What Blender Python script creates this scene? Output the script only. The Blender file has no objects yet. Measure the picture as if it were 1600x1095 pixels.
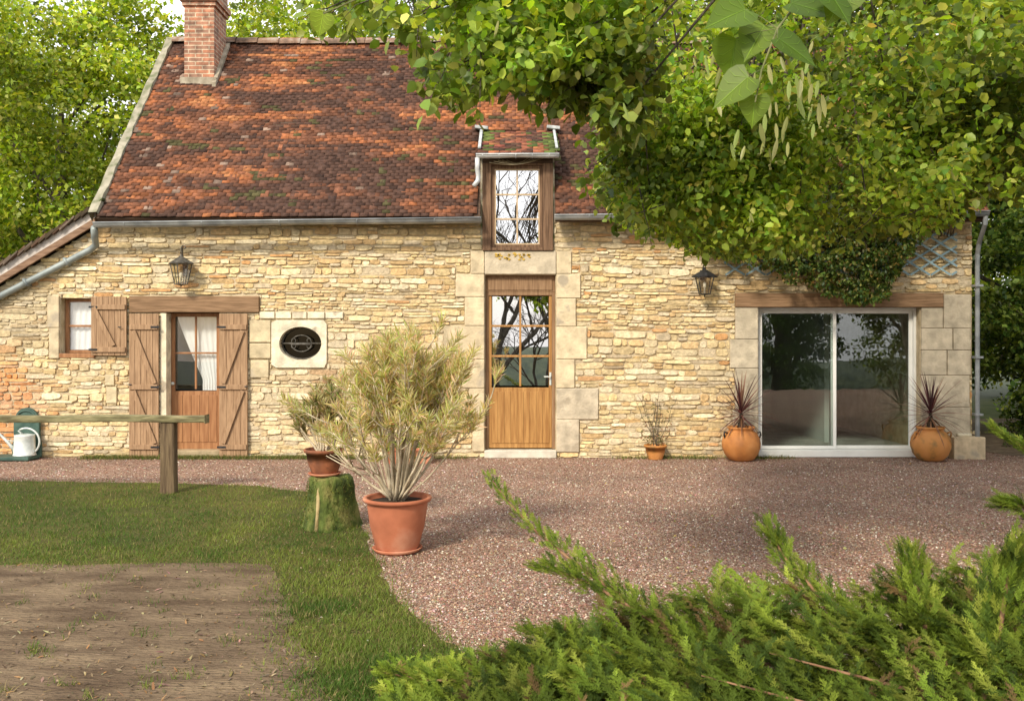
import bpy, math, random
import numpy as np
from mathutils import Vector, Matrix
R = math.radians
random.seed(7)
rs = np.random.RandomState(11)
scn = bpy.context.scene
col = scn.collection

# ------------------------------------------------------------------ camera
FPX, D, CH, HY = 1410.0, 12.7, 1.71, 525.0
cam = bpy.data.objects.new('camera', bpy.data.cameras.new('camera')); col.objects.link(cam)
cam.location = (0, -D, CH); cam.rotation_euler = (R(90), 0, 0)
cam.data.sensor_width = 36; cam.data.lens = FPX/1600*36
cam.data.shift_y = -(547.5-HY)/1600
cam.data.clip_start = .05; cam.data.clip_end = 600
scn.camera = cam

# ------------------------------------------------------------------ light
SUN_EL, SUN_AZ = 38, 209      # azimuth: degrees clockwise from +Y: sun behind the camera, to the left
world = bpy.data.worlds.new("World"); scn.world = world; world.use_nodes = True
nt = world.node_tree; nt.nodes.clear()
sky = nt.nodes.new('ShaderNodeTexSky'); sky.sky_type = 'NISHITA'; sky.sun_disc = False
sky.sun_elevation = R(SUN_EL); sky.sun_rotation = R(SUN_AZ); sky.air_density = 1.2; sky.dust_density = 2.5
tc = nt.nodes.new('ShaderNodeTexCoord'); nz = nt.nodes.new('ShaderNodeTexNoise')
nz.inputs['Scale'].default_value = 2.3; nz.inputs['Detail'].default_value = 6
rmp = nt.nodes.new('ShaderNodeValToRGB'); rmp.color_ramp.elements[0].position = .34; rmp.color_ramp.elements[1].position = .56
mx = nt.nodes.new('ShaderNodeMix'); mx.data_type = 'RGBA'
mx.inputs['B'].default_value = (10.5, 10.5, 10.7, 1)
bg = nt.nodes.new('ShaderNodeBackground'); bg.inputs['Strength'].default_value = .12
out = nt.nodes.new('ShaderNodeOutputWorld')
L = nt.links.new
L(tc.outputs['Generated'], nz.inputs['Vector']); L(nz.outputs['Fac'], rmp.inputs['Fac'])
L(rmp.outputs['Color'], mx.inputs['Factor']); L(sky.outputs['Color'], mx.inputs['A'])
L(mx.outputs['Result'], bg.inputs['Color']); L(bg.outputs['Background'], out.inputs['Surface'])
sl = bpy.data.lights.new('sun', 'SUN'); sl.energy = 2.9; sl.angle = R(9.0); sl.color = (1, .9, .74)
so = bpy.data.objects.new('sun', sl); col.objects.link(so)
az = R(SUN_AZ); el = R(SUN_EL)
sdir = Vector((math.sin(az)*math.cos(el), math.cos(az)*math.cos(el), math.sin(el)))
so.rotation_euler = sdir.to_track_quat('Z', 'Y').to_euler()
scn.view_settings.view_transform = 'Standard'; scn.view_settings.look = 'None'
scn.view_settings.exposure = .5; scn.view_settings.gamma = 1

# ------------------------------------------------------------------ measures
S = FPX/D
def fx(px, y=0): return (px-800)*(D+y)/FPX
def fz(py, y=0): return CH+(HY-py)*(D+y)/FPX
def G(px, py):
    d = FPX*CH/(py-HY); return ((px-800)*d/FPX, -D+d)

# ------------------------------------------------------------------ helpers
def vnoise(x, y, seed=0):
    r = np.random.RandomState(seed); t = r.rand(64, 64)
    x = np.asarray(x, float); y = np.asarray(y, float)
    xi = np.floor(x).astype(int); yi = np.floor(y).astype(int); u = x-xi; v = y-yi
    u = u*u*(3-2*u); v = v*v*(3-2*v)
    a = t[xi % 64, yi % 64]; b = t[(xi+1) % 64, yi % 64]; c = t[xi % 64, (yi+1) % 64]; d = t[(xi+1) % 64, (yi+1) % 64]
    return (a*(1-u)+b*u)*(1-v)+(c*(1-u)+d*u)*v
def fbm(x, y, seed=0, o=4):
    s = 0; a = .5
    for k in range(o):
        s = s+a*vnoise(np.asarray(x)*2**k, np.asarray(y)*2**k, seed+k); a *= .5
    return s
def inpoly(px, py, poly):
    px = np.asarray(px, float); py = np.asarray(py, float); ins = np.zeros(px.shape, bool)
    n = len(poly)
    for i in range(n):
        x0, y0 = poly[i]; x1, y1 = poly[(i+1) % n]
        if y0 == y1: continue
        c = ((y0 > py) != (y1 > py)) & (px < (x1-x0)*(py-y0)/(y1-y0)+x0)
        ins ^= c
    return ins
wloc = {}
def reg(o, label=None, cat=None, group=None, kind=None):
    if label: o['label'] = label
    if cat: o['category'] = cat
    if group: o['group'] = group
    if kind: o['kind'] = kind
    return o
def empty(name, loc=(0, 0, 0), label=None, cat=None, group=None):
    o = bpy.data.objects.new(name, None); col.objects.link(o); o.location = loc
    wloc[o.name] = Vector(loc); o.empty_display_size = .1
    return reg(o, label, cat, group)
def link(name, me, mat, parent=None):
    o = bpy.data.objects.new(name, me); col.objects.link(o)
    if mat: me.materials.append(mat)
    if parent is not None:
        o.parent = parent; wloc[o.name] = wloc[parent.name]
    else: wloc[o.name] = Vector((0, 0, 0))
    return o
class MB:
    def __init__(s): s.v = []; s.f = []; s.c = []; s.cur = None
    def add(s, vs, fs):
        b = len(s.v); s.v += [tuple(p) for p in vs]; s.f += [tuple(i+b for i in f) for f in fs]
        if s.cur is not None: s.c += [s.cur]*len(vs)
        return s
    def box(s, x0, x1, y0, y1, z0, z1):
        return s.add([(x0,y0,z0),(x1,y0,z0),(x1,y1,z0),(x0,y1,z0),(x0,y0,z1),(x1,y0,z1),(x1,y1,z1),(x0,y1,z1)],
              [(0,3,2,1),(4,5,6,7),(0,1,5,4),(1,2,6,5),(2,3,7,6),(3,0,4,7)])
    def obox(s, c, sz, rot):
        m = MB(); m.box(-sz[0]/2, sz[0]/2, -sz[1]/2, sz[1]/2, -sz[2]/2, sz[2]/2)
        M = Matrix.Translation(c) @ rot.to_4x4()
        return s.add([M @ Vector(p) for p in m.v], m.f)
    def tube(s, pts, rad, n=8, cap=True):
        pts = [Vector(p) for p in pts]
        if not hasattr(rad, '__len__'): rad = [rad]*len(pts)
        b = len(s.v); prev = None; vs = []
        for i, p in enumerate(pts):
            t = (pts[min(i+1, len(pts)-1)]-pts[max(i-1, 0)])
            if t.length < 1e-9: t = Vector((0, 0, 1))
            t.normalize()
            if prev is None:
                a = Vector((0, 0, 1)) if abs(t.z) < .9 else Vector((1, 0, 0)); u = t.cross(a).normalized()
            else:
                u = (prev-t*prev.dot(t)); u = u.normalized() if u.length > 1e-6 else t.orthogonal().normalized()
            prev = u; w = t.cross(u)
            for k in range(n):
                a = 2*math.pi*k/n; vs.append(p+(u*math.cos(a)+w*math.sin(a))*rad[i])
        fs = []
        for i in range(len(pts)-1):
            for k in range(n): fs.append((i*n+k, i*n+(k+1) % n, (i+1)*n+(k+1) % n, (i+1)*n+k))
        if cap: fs.append(tuple(range(n))[::-1]); fs.append(tuple((len(pts)-1)*n+k for k in range(n)))
        return s.add(vs, fs)
    def lathe(s, prof, c, n=32, wob=0):
        vs = []; fs = []
        for i, (r, z) in enumerate(prof):
            for k in range(n):
                a = 2*math.pi*k/n; q = r*(1+wob*math.sin(3*a+i)) if wob else r
                vs.append((c[0]+q*math.cos(a), c[1]+q*math.sin(a), c[2]+z))
        for i in range(len(prof)-1):
            for k in range(n): fs.append((i*n+k, i*n+(k+1) % n, (i+1)*n+(k+1) % n, (i+1)*n+k))
        return s.add(vs, fs)
    def prism(s, poly, y0, y1):      # poly in (x,z), counter clockwise seen from -y
        n = len(poly)
        vs = [(x, y0, z) for x, z in poly]+[(x, y1, z) for x, z in poly]
        fs = [tuple(range(n)), tuple(range(2*n-1, n-1, -1))]+[(i, n+i, n+(i+1) % n, (i+1) % n) for i in range(n)]
        return s.add(vs, fs)
    def strap(s, pts, w, side, fold=.25, prof=None):     # leaf ribbon with a folded midrib
        n = len(pts); vs = []
        for i, p in enumerate(pts):
            p = Vector(p); t = i/(n-1)
            k = prof(t) if prof else math.sin(math.pi*min(1, t*.85+.12))
            d = (Vector(pts[min(i+1, n-1)])-Vector(pts[max(i-1, 0)])).normalized(); up = side.cross(d)
            vs += [p-side*w*k/2+up*w*k*fold, p, p+side*w*k/2+up*w*k*fold]
        fs = []
        for i in range(n-1):
            a = 3*i; fs += [(a, a+1, a+4, a+3), (a+1, a+2, a+5, a+4)]
        return s.add(vs, fs)
    def build(s, name, mat, parent=None, smooth=False, bevel=0, seg=2):
        off = wloc[parent.name] if parent is not None else Vector((0, 0, 0))
        me = bpy.data.meshes.new(name)
        me.from_pydata([(p[0]-off[0], p[1]-off[1], p[2]-off[2]) for p in s.v], [], s.f)
        if s.c:
            at = me.attributes.new('col', 'FLOAT_COLOR', 'POINT')
            at.data.foreach_set('color', np.array([(c[0], c[1], c[2], 1) for c in s.c], 'f').ravel())
        if smooth:
            me.polygons.foreach_set('use_smooth', [True]*len(me.polygons))
        me.update(); o = link(name, me, mat, parent)
        if bevel:
            b = o.modifiers.new('bevel', 'BEVEL'); b.width = bevel; b.segments = seg; b.limit_method = 'ANGLE'
        return o
def inst_mesh(name, mat, tv, tf, pos, rot, scale, cols, parent=None, smooth=False):
    """many copies of a small template as ONE mesh. rot: N,3,3  scale: N or N,3"""
    tv = np.asarray(tv, float); N = len(pos); T = len(tv)
    scale = np.asarray(scale, float)
    if scale.ndim == 1: scale = np.repeat(scale[:, None], 3, 1)
    loc = tv[None]*scale[:, None, :]
    v = np.einsum('nij,ntj->nti', rot, loc)+np.asarray(pos)[:, None, :]
    if parent is not None: v = v-np.array(wloc[parent.name])
    v = v.reshape(-1, 3)
    fl = np.concatenate([np.asarray(f) for f in tf]); ln = np.array([len(f) for f in tf])
    li = (fl[None]+(np.arange(N)*T)[:, None]).ravel(); lt = np.tile(ln, N); ls = np.concatenate([[0], np.cumsum(lt)[:-1]])
    me = bpy.data.meshes.new(name); me.vertices.add(len(v)); me.vertices.foreach_set('co', v.astype('f').ravel())
    me.loops.add(len(li)); me.loops.foreach_set('vertex_index', li.astype('i'))
    me.polygons.add(len(lt)); me.polygons.foreach_set('loop_start', ls.astype('i')); me.polygons.foreach_set('loop_total', lt.astype('i'))
    if smooth: me.polygons.foreach_set('use_smooth', np.ones(len(lt), bool))
    at = me.attributes.new('col', 'FLOAT_COLOR', 'POINT')
    c = np.ones((N, T, 4), 'f'); c[:, :, :3] = np.asarray(cols)[:, None, :]
    at.data.foreach_set('color', c.ravel())
    me.update(calc_edges=True); me.validate()
    return link(name, me, mat, parent)
def euler_rot(rx, ry, rz):
    cx, sx, cy, sy, cz, sz = np.cos(rx), np.sin(rx), np.cos(ry), np.sin(ry), np.cos(rz), np.sin(rz)
    M = np.empty((len(rx), 3, 3))
    M[:, 0, 0] = cz*cy; M[:, 0, 1] = cz*sy*sx-sz*cx; M[:, 0, 2] = cz*sy*cx+sz*sx
    M[:, 1, 0] = sz*cy; M[:, 1, 1] = sz*sy*sx+cz*cx; M[:, 1, 2] = sz*sy*cx-cz*sx
    M[:, 2, 0] = -sy; M[:, 2, 1] = cy*sx; M[:, 2, 2] = cy*cx
    return M
def palette(n, cols, jit=.12, w=None, r=rs):
    c = np.array(cols)[r.choice(len(cols), n, p=w)]
    return np.clip(c*(1+jit*r.randn(n, 1))*(1+.5*jit*r.randn(n, 3)), .004, .95)

# ------------------------------------------------------------------ materials
def newmat(name):
    m = bpy.data.materials.new(name); m.use_nodes = True; t = m.node_tree
    b = t.nodes['Principled BSDF']; return m, t, b, t.nodes.new, t.links.new
def noise_mat(name, c1, c2, scale=8, rough=.8, bump=.3, bscale=None, stretch=(1, 1, 1), metal=0, c3=None, bdist=.01, spec=.3, detail=6, lo=.35, hi=.65):
    m, t, b, N, K = newmat(name)
    tcn = N('ShaderNodeTexCoord'); mp = N('ShaderNodeMapping'); mp.inputs['Scale'].default_value = stretch
    K(tcn.outputs['Object'], mp.inputs['Vector'])
    n = N('ShaderNodeTexNoise'); n.inputs['Scale'].default_value = scale; n.inputs['Detail'].default_value = detail
    K(mp.outputs['Vector'], n.inputs['Vector'])
    r = N('ShaderNodeValToRGB'); r.color_ramp.elements[0].position = lo; r.color_ramp.elements[1].position = hi
    r.color_ramp.elements[0].color = (*c1, 1); r.color_ramp.elements[1].color = (*c2, 1)
    if c3: e = r.color_ramp.elements.new((lo+hi)/2); e.color = (*c3, 1)
    K(n.outputs['Fac'], r.inputs['Fac']); K(r.outputs['Color'], b.inputs['Base Color'])
    b.inputs['Roughness'].default_value = rough; b.inputs['Metallic'].default_value = metal
    b.inputs['Specular IOR Level'].default_value = spec
    n2 = N('ShaderNodeTexNoise'); n2.inputs['Scale'].default_value = bscale or scale*4; n2.inputs['Detail'].default_value = 8
    K(mp.outputs['Vector'], n2.inputs['Vector'])
    bp = N('ShaderNodeBump'); bp.inputs['Strength'].default_value = bump; bp.inputs['Distance'].default_value = bdist
    K(n2.outputs['Fac'], bp.inputs['Height']); K(bp.outputs['Normal'], b.inputs['Normal'])
    return m
def attr_mat(name, rough=.85, nscale=30, amt=.35, bump=.5, bdist=.008, spec=.2, bscale=90, moss=None):
    m, t, b, N, K = newmat(name)
    a = N('ShaderNodeAttribute'); a.attribute_name = 'col'
    tcn = N('ShaderNodeTexCoord')
    n = N('ShaderNodeTexNoise'); n.inputs['Scale'].default_value = nscale; n.inputs['Detail'].default_value = 7
    K(tcn.outputs['Object'], n.inputs['Vector'])
    mr = N('ShaderNodeMapRange'); mr.inputs['From Min'].default_value = .3; mr.inputs['From Max'].default_value = .7
    mr.inputs['To Min'].default_value = 1-amt; mr.inputs['To Max'].default_value = 1+amt*.6
    K(n.outputs['Fac'], mr.inputs['Value'])
    v = N('ShaderNodeVectorMath'); v.operation = 'SCALE'; K(a.outputs['Color'], v.inputs[0]); K(mr.outputs['Result'], v.inputs['Scale'])
    src = v.outputs['Vector']
    if moss:
        n3 = N('ShaderNodeTexNoise'); n3.inputs['Scale'].default_value = moss[3]; n3.inputs['Detail'].default_value = 8; K(tcn.outputs['Object'], n3.inputs['Vector'])
        rr = N('ShaderNodeValToRGB'); rr.color_ramp.elements[0].position = moss[4]; rr.color_ramp.elements[1].position = moss[4]+.08
        K(n3.outputs['Fac'], rr.inputs['Fac'])
        mxx = N('ShaderNodeMix'); mxx.data_type = 'RGBA'; mxx.inputs['B'].default_value = (*moss[:3], 1)
        K(rr.outputs['Color'], mxx.inputs['Factor']); K(src, mxx.inputs['A']); src = mxx.outputs['Result']
    K(src, b.inputs['Base Color'])
    b.inputs['Roughness'].default_value = rough; b.inputs['Specular IOR Level'].default_value = spec
    n2 = N('ShaderNodeTexNoise'); n2.inputs['Scale'].default_value = bscale; n2.inputs['Detail'].default_value = 6; K(tcn.outputs['Object'], n2.inputs['Vector'])
    bp = N('ShaderNodeBump'); bp.inputs['Strength'].default_value = bump; bp.inputs['Distance'].default_value = bdist
    K(n2.outputs['Fac'], bp.inputs['Height']); K(bp.outputs['Normal'], b.inputs['Normal'])
    return m
def leaf_mat(name, trans=.35, rough=.45, spec=.35):
    m, t, b, N, K = newmat(name)
    a = N('ShaderNodeAttribute'); a.attribute_name = 'col'
    K(a.outputs['Color'], b.inputs['Base Color']); b.inputs['Roughness'].default_value = rough; b.inputs['Specular IOR Level'].default_value = spec
    tr = N('ShaderNodeBsdfTranslucent')
    hs = N('ShaderNodeHueSaturation'); hs.inputs['Hue'].default_value = .485; hs.inputs['Saturation'].default_value = 1.1; hs.inputs['Value'].default_value = 1.5
    K(a.outputs['Color'], hs.inputs['Color']); K(hs.outputs['Color'], tr.inputs['Color'])
    ms = N('ShaderNodeMixShader'); ms.inputs[0].default_value = trans
    K(b.outputs[0], ms.inputs[1]); K(tr.outputs[0], ms.inputs[2]); K(ms.outputs[0], t.nodes['Material Output'].inputs['Surface'])
    return m
def glass_mat(name, refl, tint=(.8, .85, .85), wav=.0):
    m, t, b, N, K = newmat(name)
    t.nodes.remove(b)
    g = N('ShaderNodeBsdfGlossy'); g.inputs['Roughness'].default_value = .0; g.inputs['Color'].default_value = (1, 1, 1, 1)
    tr = N('ShaderNodeBsdfTransparent'); tr.inputs['Color'].default_value = (*tint, 1)
    ms = N('ShaderNodeMixShader'); ms.inputs[0].default_value = refl
    K(tr.outputs[0], ms.inputs[1]); K(g.outputs[0], ms.inputs[2]); K(ms.outputs[0], t.nodes['Material Output'].inputs['Surface'])
    if wav:
        tcn = N('ShaderNodeTexCoord'); n = N('ShaderNodeTexNoise'); n.inputs['Scale'].default_value = 5; n.inputs['Detail'].default_value = 1
        K(tcn.outputs['Object'], n.inputs['Vector'])
        bp = N('ShaderNodeBump'); bp.inputs['Strength'].default_value = wav; bp.inputs['Distance'].default_value = .01
        K(n.outputs['Fac'], bp.inputs['Height']); K(bp.outputs['Normal'], g.inputs['Normal'])
    return m
def brick_mat():
    m, t, b, N, K = newmat('old brick')
    tcn = N('ShaderNodeTexCoord'); sp = N('ShaderNodeSeparateXYZ'); K(tcn.outputs['Object'], sp.inputs[0])
    ad = N('ShaderNodeMath'); K(sp.outputs['X'], ad.inputs[0]); K(sp.outputs['Y'], ad.inputs[1])
    cb = N('ShaderNodeCombineXYZ'); K(ad.outputs[0], cb.inputs['X']); K(sp.outputs['Z'], cb.inputs['Y'])
    br = N('ShaderNodeTexBrick'); br.inputs['Scale'].default_value = 1; br.inputs['Brick Width'].default_value = .22; br.inputs['Row Height'].default_value = .065
    br.inputs['Mortar Size'].default_value = .008; br.inputs['Color1'].default_value = (.42, .19, .115, 1); br.inputs['Color2'].default_value = (.24, .15, .11, 1)
    br.inputs['Mortar'].default_value = (.5, .42, .32, 1); br.inputs['Bias'].default_value = -.1
    K(cb.outputs[0], br.inputs['Vector'])
    n = N('ShaderNodeTexNoise'); n.inputs['Scale'].default_value = 9; n.inputs['Detail'].default_value = 8; K(tcn.outputs['Object'], n.inputs['Vector'])
    rr = N('ShaderNodeValToRGB'); rr.color_ramp.elements[0].position = .3; rr.color_ramp.elements[1].position = .7
    rr.color_ramp.elements[0].color = (.45, .42, .4, 1); rr.color_ramp.elements[1].color = (1.5, 1.4, 1.3, 1)
    K(n.outputs['Fac'], rr.inputs['Fac'])
    mm = N('ShaderNodeMix'); mm.data_type = 'RGBA'; mm.blend_type = 'MULTIPLY'; mm.inputs['Factor'].default_value = 1
    K(br.outputs['Color'], mm.inputs['A']); K(rr.outputs['Color'], mm.inputs['B']); K(mm.outputs['Result'], b.inputs['Base Color'])
    b.inputs['Roughness'].default_value = .9
    bp = N('ShaderNodeBump'); bp.inputs['Strength'].default_value = .8; bp.inputs['Distance'].default_value = .01; bp.invert = True
    K(br.outputs['Fac'], bp.inputs['Height']); K(bp.outputs['Normal'], b.inputs['Normal'])
    return m
def ground_mat(name, cols, vs, spots, bump=.8, big=((.8,)*3, (1.15,)*3), bdist=.02):
    """gravel / earth: voronoi pebbles with a colour each, over broad tone changes"""
    m, t, b, N, K = newmat(name)
    tcn = N('ShaderNodeTexCoord')
    vo = N('ShaderNodeTexVoronoi'); vo.inputs['Scale'].default_value = vs; K(tcn.outputs['Object'], vo.inputs['Vector'])
    sp = N('ShaderNodeSeparateColor'); K(vo.outputs['Color'], sp.inputs[0])
    r = N('ShaderNodeValToRGB'); r.color_ramp.interpolation = 'CONSTANT' if spots else 'LINEAR'
    els = r.color_ramp.elements; els[0].color = (*cols[0], 1); els[1].color = (*cols[-1], 1); els[1].position = spots or .9
    for i, c in enumerate(cols[1:-1]): e = els.new((i+1)/len(cols)*(spots or .9)*1.1); e.color = (*c, 1)
    K(sp.outputs[0], r.inputs['Fac'])
    n = N('ShaderNodeTexNoise'); n.inputs['Scale'].default_value = .9; n.inputs['Detail'].default_value = 8; n.inputs['Roughness'].default_value = .65; K(tcn.outputs['Object'], n.inputs['Vector'])
    rr = N('ShaderNodeValToRGB'); rr.color_ramp.elements[0].position = .35; rr.color_ramp.elements[1].position = .65
    rr.color_ramp.elements[0].color = (*big[0], 1); rr.color_ramp.elements[1].color = (*big[1], 1); K(n.outputs['Fac'], rr.inputs['Fac'])
    mm = N('ShaderNodeMix'); mm.data_type = 'RGBA'; mm.blend_type = 'MULTIPLY'; mm.inputs['Factor'].default_value = 1
    K(r.outputs['Color'], mm.inputs['A']); K(rr.outputs['Color'], mm.inputs['B']); K(mm.outputs['Result'], b.inputs['Base Color'])
    b.inputs['Roughness'].default_value = .95; b.inputs['Specular IOR Level'].default_value = .15
    n2 = N('ShaderNodeTexNoise'); n2.inputs['Scale'].default_value = vs*.5; n2.inputs['Detail'].default_value = 5; K(tcn.outputs['Object'], n2.inputs['Vector'])
    ad = N('ShaderNodeMath'); ad.operation = 'SUBTRACT'; K(n2.outputs['Fac'], ad.inputs[0]); K(vo.outputs['Distance'], ad.inputs[1])
    bp = N('ShaderNodeBump'); bp.inputs['Strength'].default_value = bump; bp.inputs['Distance'].default_value = bdist
    K(ad.outputs[0], bp.inputs['Height']); K(bp.outputs['Normal'], b.inputs['Normal'])
    return m
M_stone = attr_mat('rubble stone', nscale=22, amt=.3, bump=.9, bdist=.012, bscale=45)
M_mortar = noise_mat('lime mortar', (.38, .3, .18), (.6, .5, .34), scale=6, bump=.8, bscale=60, bdist=.012, rough=.95)
M_ashlar = attr_mat('cut limestone', nscale=7, amt=.32, bump=.9, bdist=.01, bscale=28, moss=(.4, .34, .25, 3.5, .58))
M_tile = attr_mat('clay tile', nscale=18, amt=.45, bump=.8, bdist=.008, bscale=70, rough=.8)
M_brick = brick_mat()
M_cement = noise_mat('mossy cement', (.14, .15, .08), (.36, .33, .25), scale=7, c3=(.27, .25, .18), bump=.7)
M_zinc = noise_mat('weathered zinc', (.2, .22, .23), (.38, .4, .4), scale=5, rough=.45, metal=.35, bump=.1)
M_zincl = noise_mat('bright zinc', (.45, .47, .48), (.62, .63, .62), scale=8, rough=.5, metal=.2, bump=.1)
M_shut = noise_mat('stained shutter wood', (.25, .15, .08), (.4, .255, .145), scale=5, stretch=(9, 9, .7), rough=.65, bump=.35)
M_beam = noise_mat('oak beam', (.17, .1, .05), (.31, .19, .105), scale=5, stretch=(.7, 9, 9), rough=.75, bump=.6)
M_door = noise_mat('varnished door wood', (.3, .145, .045), (.46, .25, .085), scale=4, stretch=(8, 8, .6), rough=.45, bump=.2)
M_doorf = noise_mat('brown door frame wood', (.25, .11, .045), (.38, .19, .085), scale=4, stretch=(8, 8, .6), rough=.5, bump=.2)
M_dorm = noise_mat('weathered dormer wood', (.1, .055, .03), (.22, .13, .075), scale=4, stretch=(9, 9, .6), rough=.75, bump=.6)
M_muntin = noise_mat('pale glazing bar wood', (.42, .3, .17), (.55, .42, .27), scale=8, rough=.6, bump=.1)
M_white = noise_mat('white painted metal', (.72, .72, .68), (.82, .82, .78), scale=3, rough=.35, bump=.03)
M_curt = noise_mat('white net curtain', (.78, .78, .76), (.86, .86, .84), scale=3, rough=.9, bump=.1)
M_dark = noise_mat('unlit interior black', (.012, .012, .012), (.02, .02, .02), scale=2, rough=.9, bump=.1)  # near-black colour standing for the unlit rooms behind the panes
M_inner = noise_mat('grey interior plaster', (.42, .44, .42), (.52, .54, .51), scale=1.2, rough=.9, bump=.1)
M_black = noise_mat('blackened iron', (.012, .013, .014), (.035, .037, .04), scale=20, rough=.5, bump=.2)
M_oldiron = noise_mat('grey bronze iron', (.07, .065, .055), (.15, .14, .12), scale=20, rough=.6, bump=.2, metal=.2)
M_green = noise_mat('green painted iron', (.035, .075, .06), (.07, .125, .1), scale=9, rough=.55, bump=.3)
M_galv = noise_mat('galvanised steel', (.5, .55, .52), (.7, .73, .7), scale=12, rough=.4, metal=.2, bump=.1)
M_terra = noise_mat('terracotta', (.3, .1, .05), (.6, .31, .2), scale=3, rough=.85, bump=.4, detail=12, c3=(.45, .155, .08), lo=.3, hi=.72)
M_terra2 = noise_mat('orange glazed terracotta', (.3, .12, .045), (.6, .27, .09), scale=4.5, rough=.6, bump=.35, c3=(.5, .2, .055), detail=12, lo=.28, hi=.7)
M_terrad = noise_mat('stained terracotta', (.12, .05, .03), (.36, .13, .06), scale=9, rough=.8, bump=.4, lo=.3, hi=.7)
M_terram = noise_mat('lichen stained terracotta', (.13, .11, .05), (.56, .25, .08), scale=4.5, rough=.6, bump=.2, c3=(.5, .22, .06), lo=.32, hi=.6)
M_soil = noise_mat('potting soil', (.02, .014, .01), (.05, .035, .022), scale=40, rough=1, bump=1)
M_bark = noise_mat('grey brown bark', (.05, .04, .03), (.14, .115, .085), scale=6, stretch=(3, 3, .7), rough=.95, bump=1, bdist=.03)
M_stump = noise_mat('mossy stump', (.035, .05, .012), (.2, .19, .06), scale=8, rough=1, bump=1, bdist=.04, c3=(.09, .12, .025), bscale=25, stretch=(1, 1, .55))
M_stumpw = noise_mat('bare stump wood', (.3, .22, .1), (.5, .4, .2), scale=14, rough=.9, bump=.6)
M_stem = noise_mat('pale oleander stem', (.38, .31, .2), (.6, .52, .38), scale=14, rough=.85, bump=.4)
M_rail = noise_mat('weathered greenish fence wood', (.12, .1, .05), (.3, .26, .14), scale=5, stretch=(1, 6, 6), rough=.9, bump=.7, c3=(.2, .18, .09))
M_post = noise_mat('weathered fence post wood', (.08, .052, .03), (.19, .135, .075), scale=5, stretch=(7, 7, .6), rough=.9, bump=.8)
M_trel = noise_mat('blue grey trellis paint', (.17, .26, .3), (.28, .4, .44), scale=10, rough=.7, bump=.3)
M_leaf = leaf_mat('tree leaves', .5)
M_leafn = leaf_mat('lime leaves', .45, rough=.42)
M_ole = leaf_mat('oleander leaves', .42, rough=.55)
M_cord = leaf_mat('red strap leaves', .15, rough=.4)
M_jun = leaf_mat('juniper foliage', .3, rough=.65, spec=.15)
M_grass = leaf_mat('grass blades', .3, rough=.7, spec=.15)
M_peb = attr_mat('pebbles', nscale=40, amt=.2, bump=.3, bscale=120)
M_gravel = ground_mat('red gravel', [(.23, .13, .09), (.32, .19, .135), (.4, .26, .19), (.27, .165, .12), (.6, .5, .4)], 90, .86, big=((.72, .74, .74), (1.15, 1.12, 1.1)))
M_lawn = ground_mat('lawn soil', [(.05, .055, .02), (.09, .095, .03), (.13, .12, .045), (.07, .08, .03)], 60, None, big=((.7, .75, .6), (1.3, 1.1, .9)))
M_dirt = noise_mat('damp earth', (.1, .068, .043), (.22, .16, .1), scale=2.2, stretch=(.8, 2.2, 1), detail=12, bump=1, bscale=22, bdist=.03, rough=1, c3=(.155, .11, .07), spec=.1)
G_sky = glass_mat('reflective pane', .72, (.5, .5, .5), .012)
G_door = glass_mat('door pane', .6, (.6, .62, .65), .012)
G_slide = glass_mat('sliding door pane', .105, (.85, .9, .88), .03)
G_net = glass_mat('curtained pane', .08, (.95, .96, .96))
G_lamp = glass_mat('lantern pane', .12, (.95, .93, .85))

# ------------------------------------------------------------------ ground
def jag(poly, step=.12, amp=.07, seed=3):
    o = []; n = len(poly)
    for i in range(n):
        a = np.array(poly[i]); b = np.array(poly[(i+1) % n]); l = np.linalg.norm(b-a); k = max(1, int(l/step)) if l < 12 else 1
        for j in range(k):
            p = a+(b-a)*j/k
            if k > 1: p = p+amp*np.array([fbm(p[0]*4, p[1]*4, seed)-.47, fbm(p[0]*4+9, p[1]*4+5, seed)-.47])*2
            o.append(tuple(p))
    return o
def sheet(name, poly, z, mat):
    from mathutils.geometry import tessellate_polygon
    vs = [(x, y, z) for x, y in poly]
    tr = tessellate_polygon([[Vector(v) for v in vs]])
    fs = []
    for a, b, c in tr:
        A, B, C_ = [Vector(vs[i]) for i in (a, b, c)]
        fs.append((a, b, c) if (B-A).cross(C_-A).z > 0 else (a, c, b))
    m = MB(); m.add(vs, fs); o = m.build(name, mat); o['kind'] = 'structure'; return o
sheet('ground', [(-250, -16), (250, -16), (250, 250), (-250, 250)], -.008, noise_mat('meadow', (.05, .07, .02), (.1, .11, .04), scale=3, bump=.5))
sheet('gravel_yard', [(-16, -15.9), (12, -15.9), (12, 1.5), (-16, 1.5)], 0, M_gravel)
LAWN = [(-15.5, -3.2)]+[G(*p) for p in [(-300, 752), (0, 751), (200, 754), (400, 759), (470, 768), (550, 790), (575, 850), (598, 900), (640, 955), (690, 1000), (748, 1035), (860, 1100), (1000, 1400)]]+[(1.5, -13.5), (2, -15.8), (-15.5, -15.8)]
LAWNJ = jag(LAWN)
sheet('lawn', LAWNJ, .004, M_lawn)
DIRT = [G(-900, 885)]+[G(*p) for p in [(0, 884), (200, 882), (420, 882), (445, 925), (468, 1000), (498, 1060), (515, 1100), (540, 1400)]]+[(-.9, -13), (-12, -13)]
DIRTJ = jag(DIRT, amp=.09, seed=8)
sheet('dirt_patch', DIRTJ, .008, M_dirt)

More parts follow.
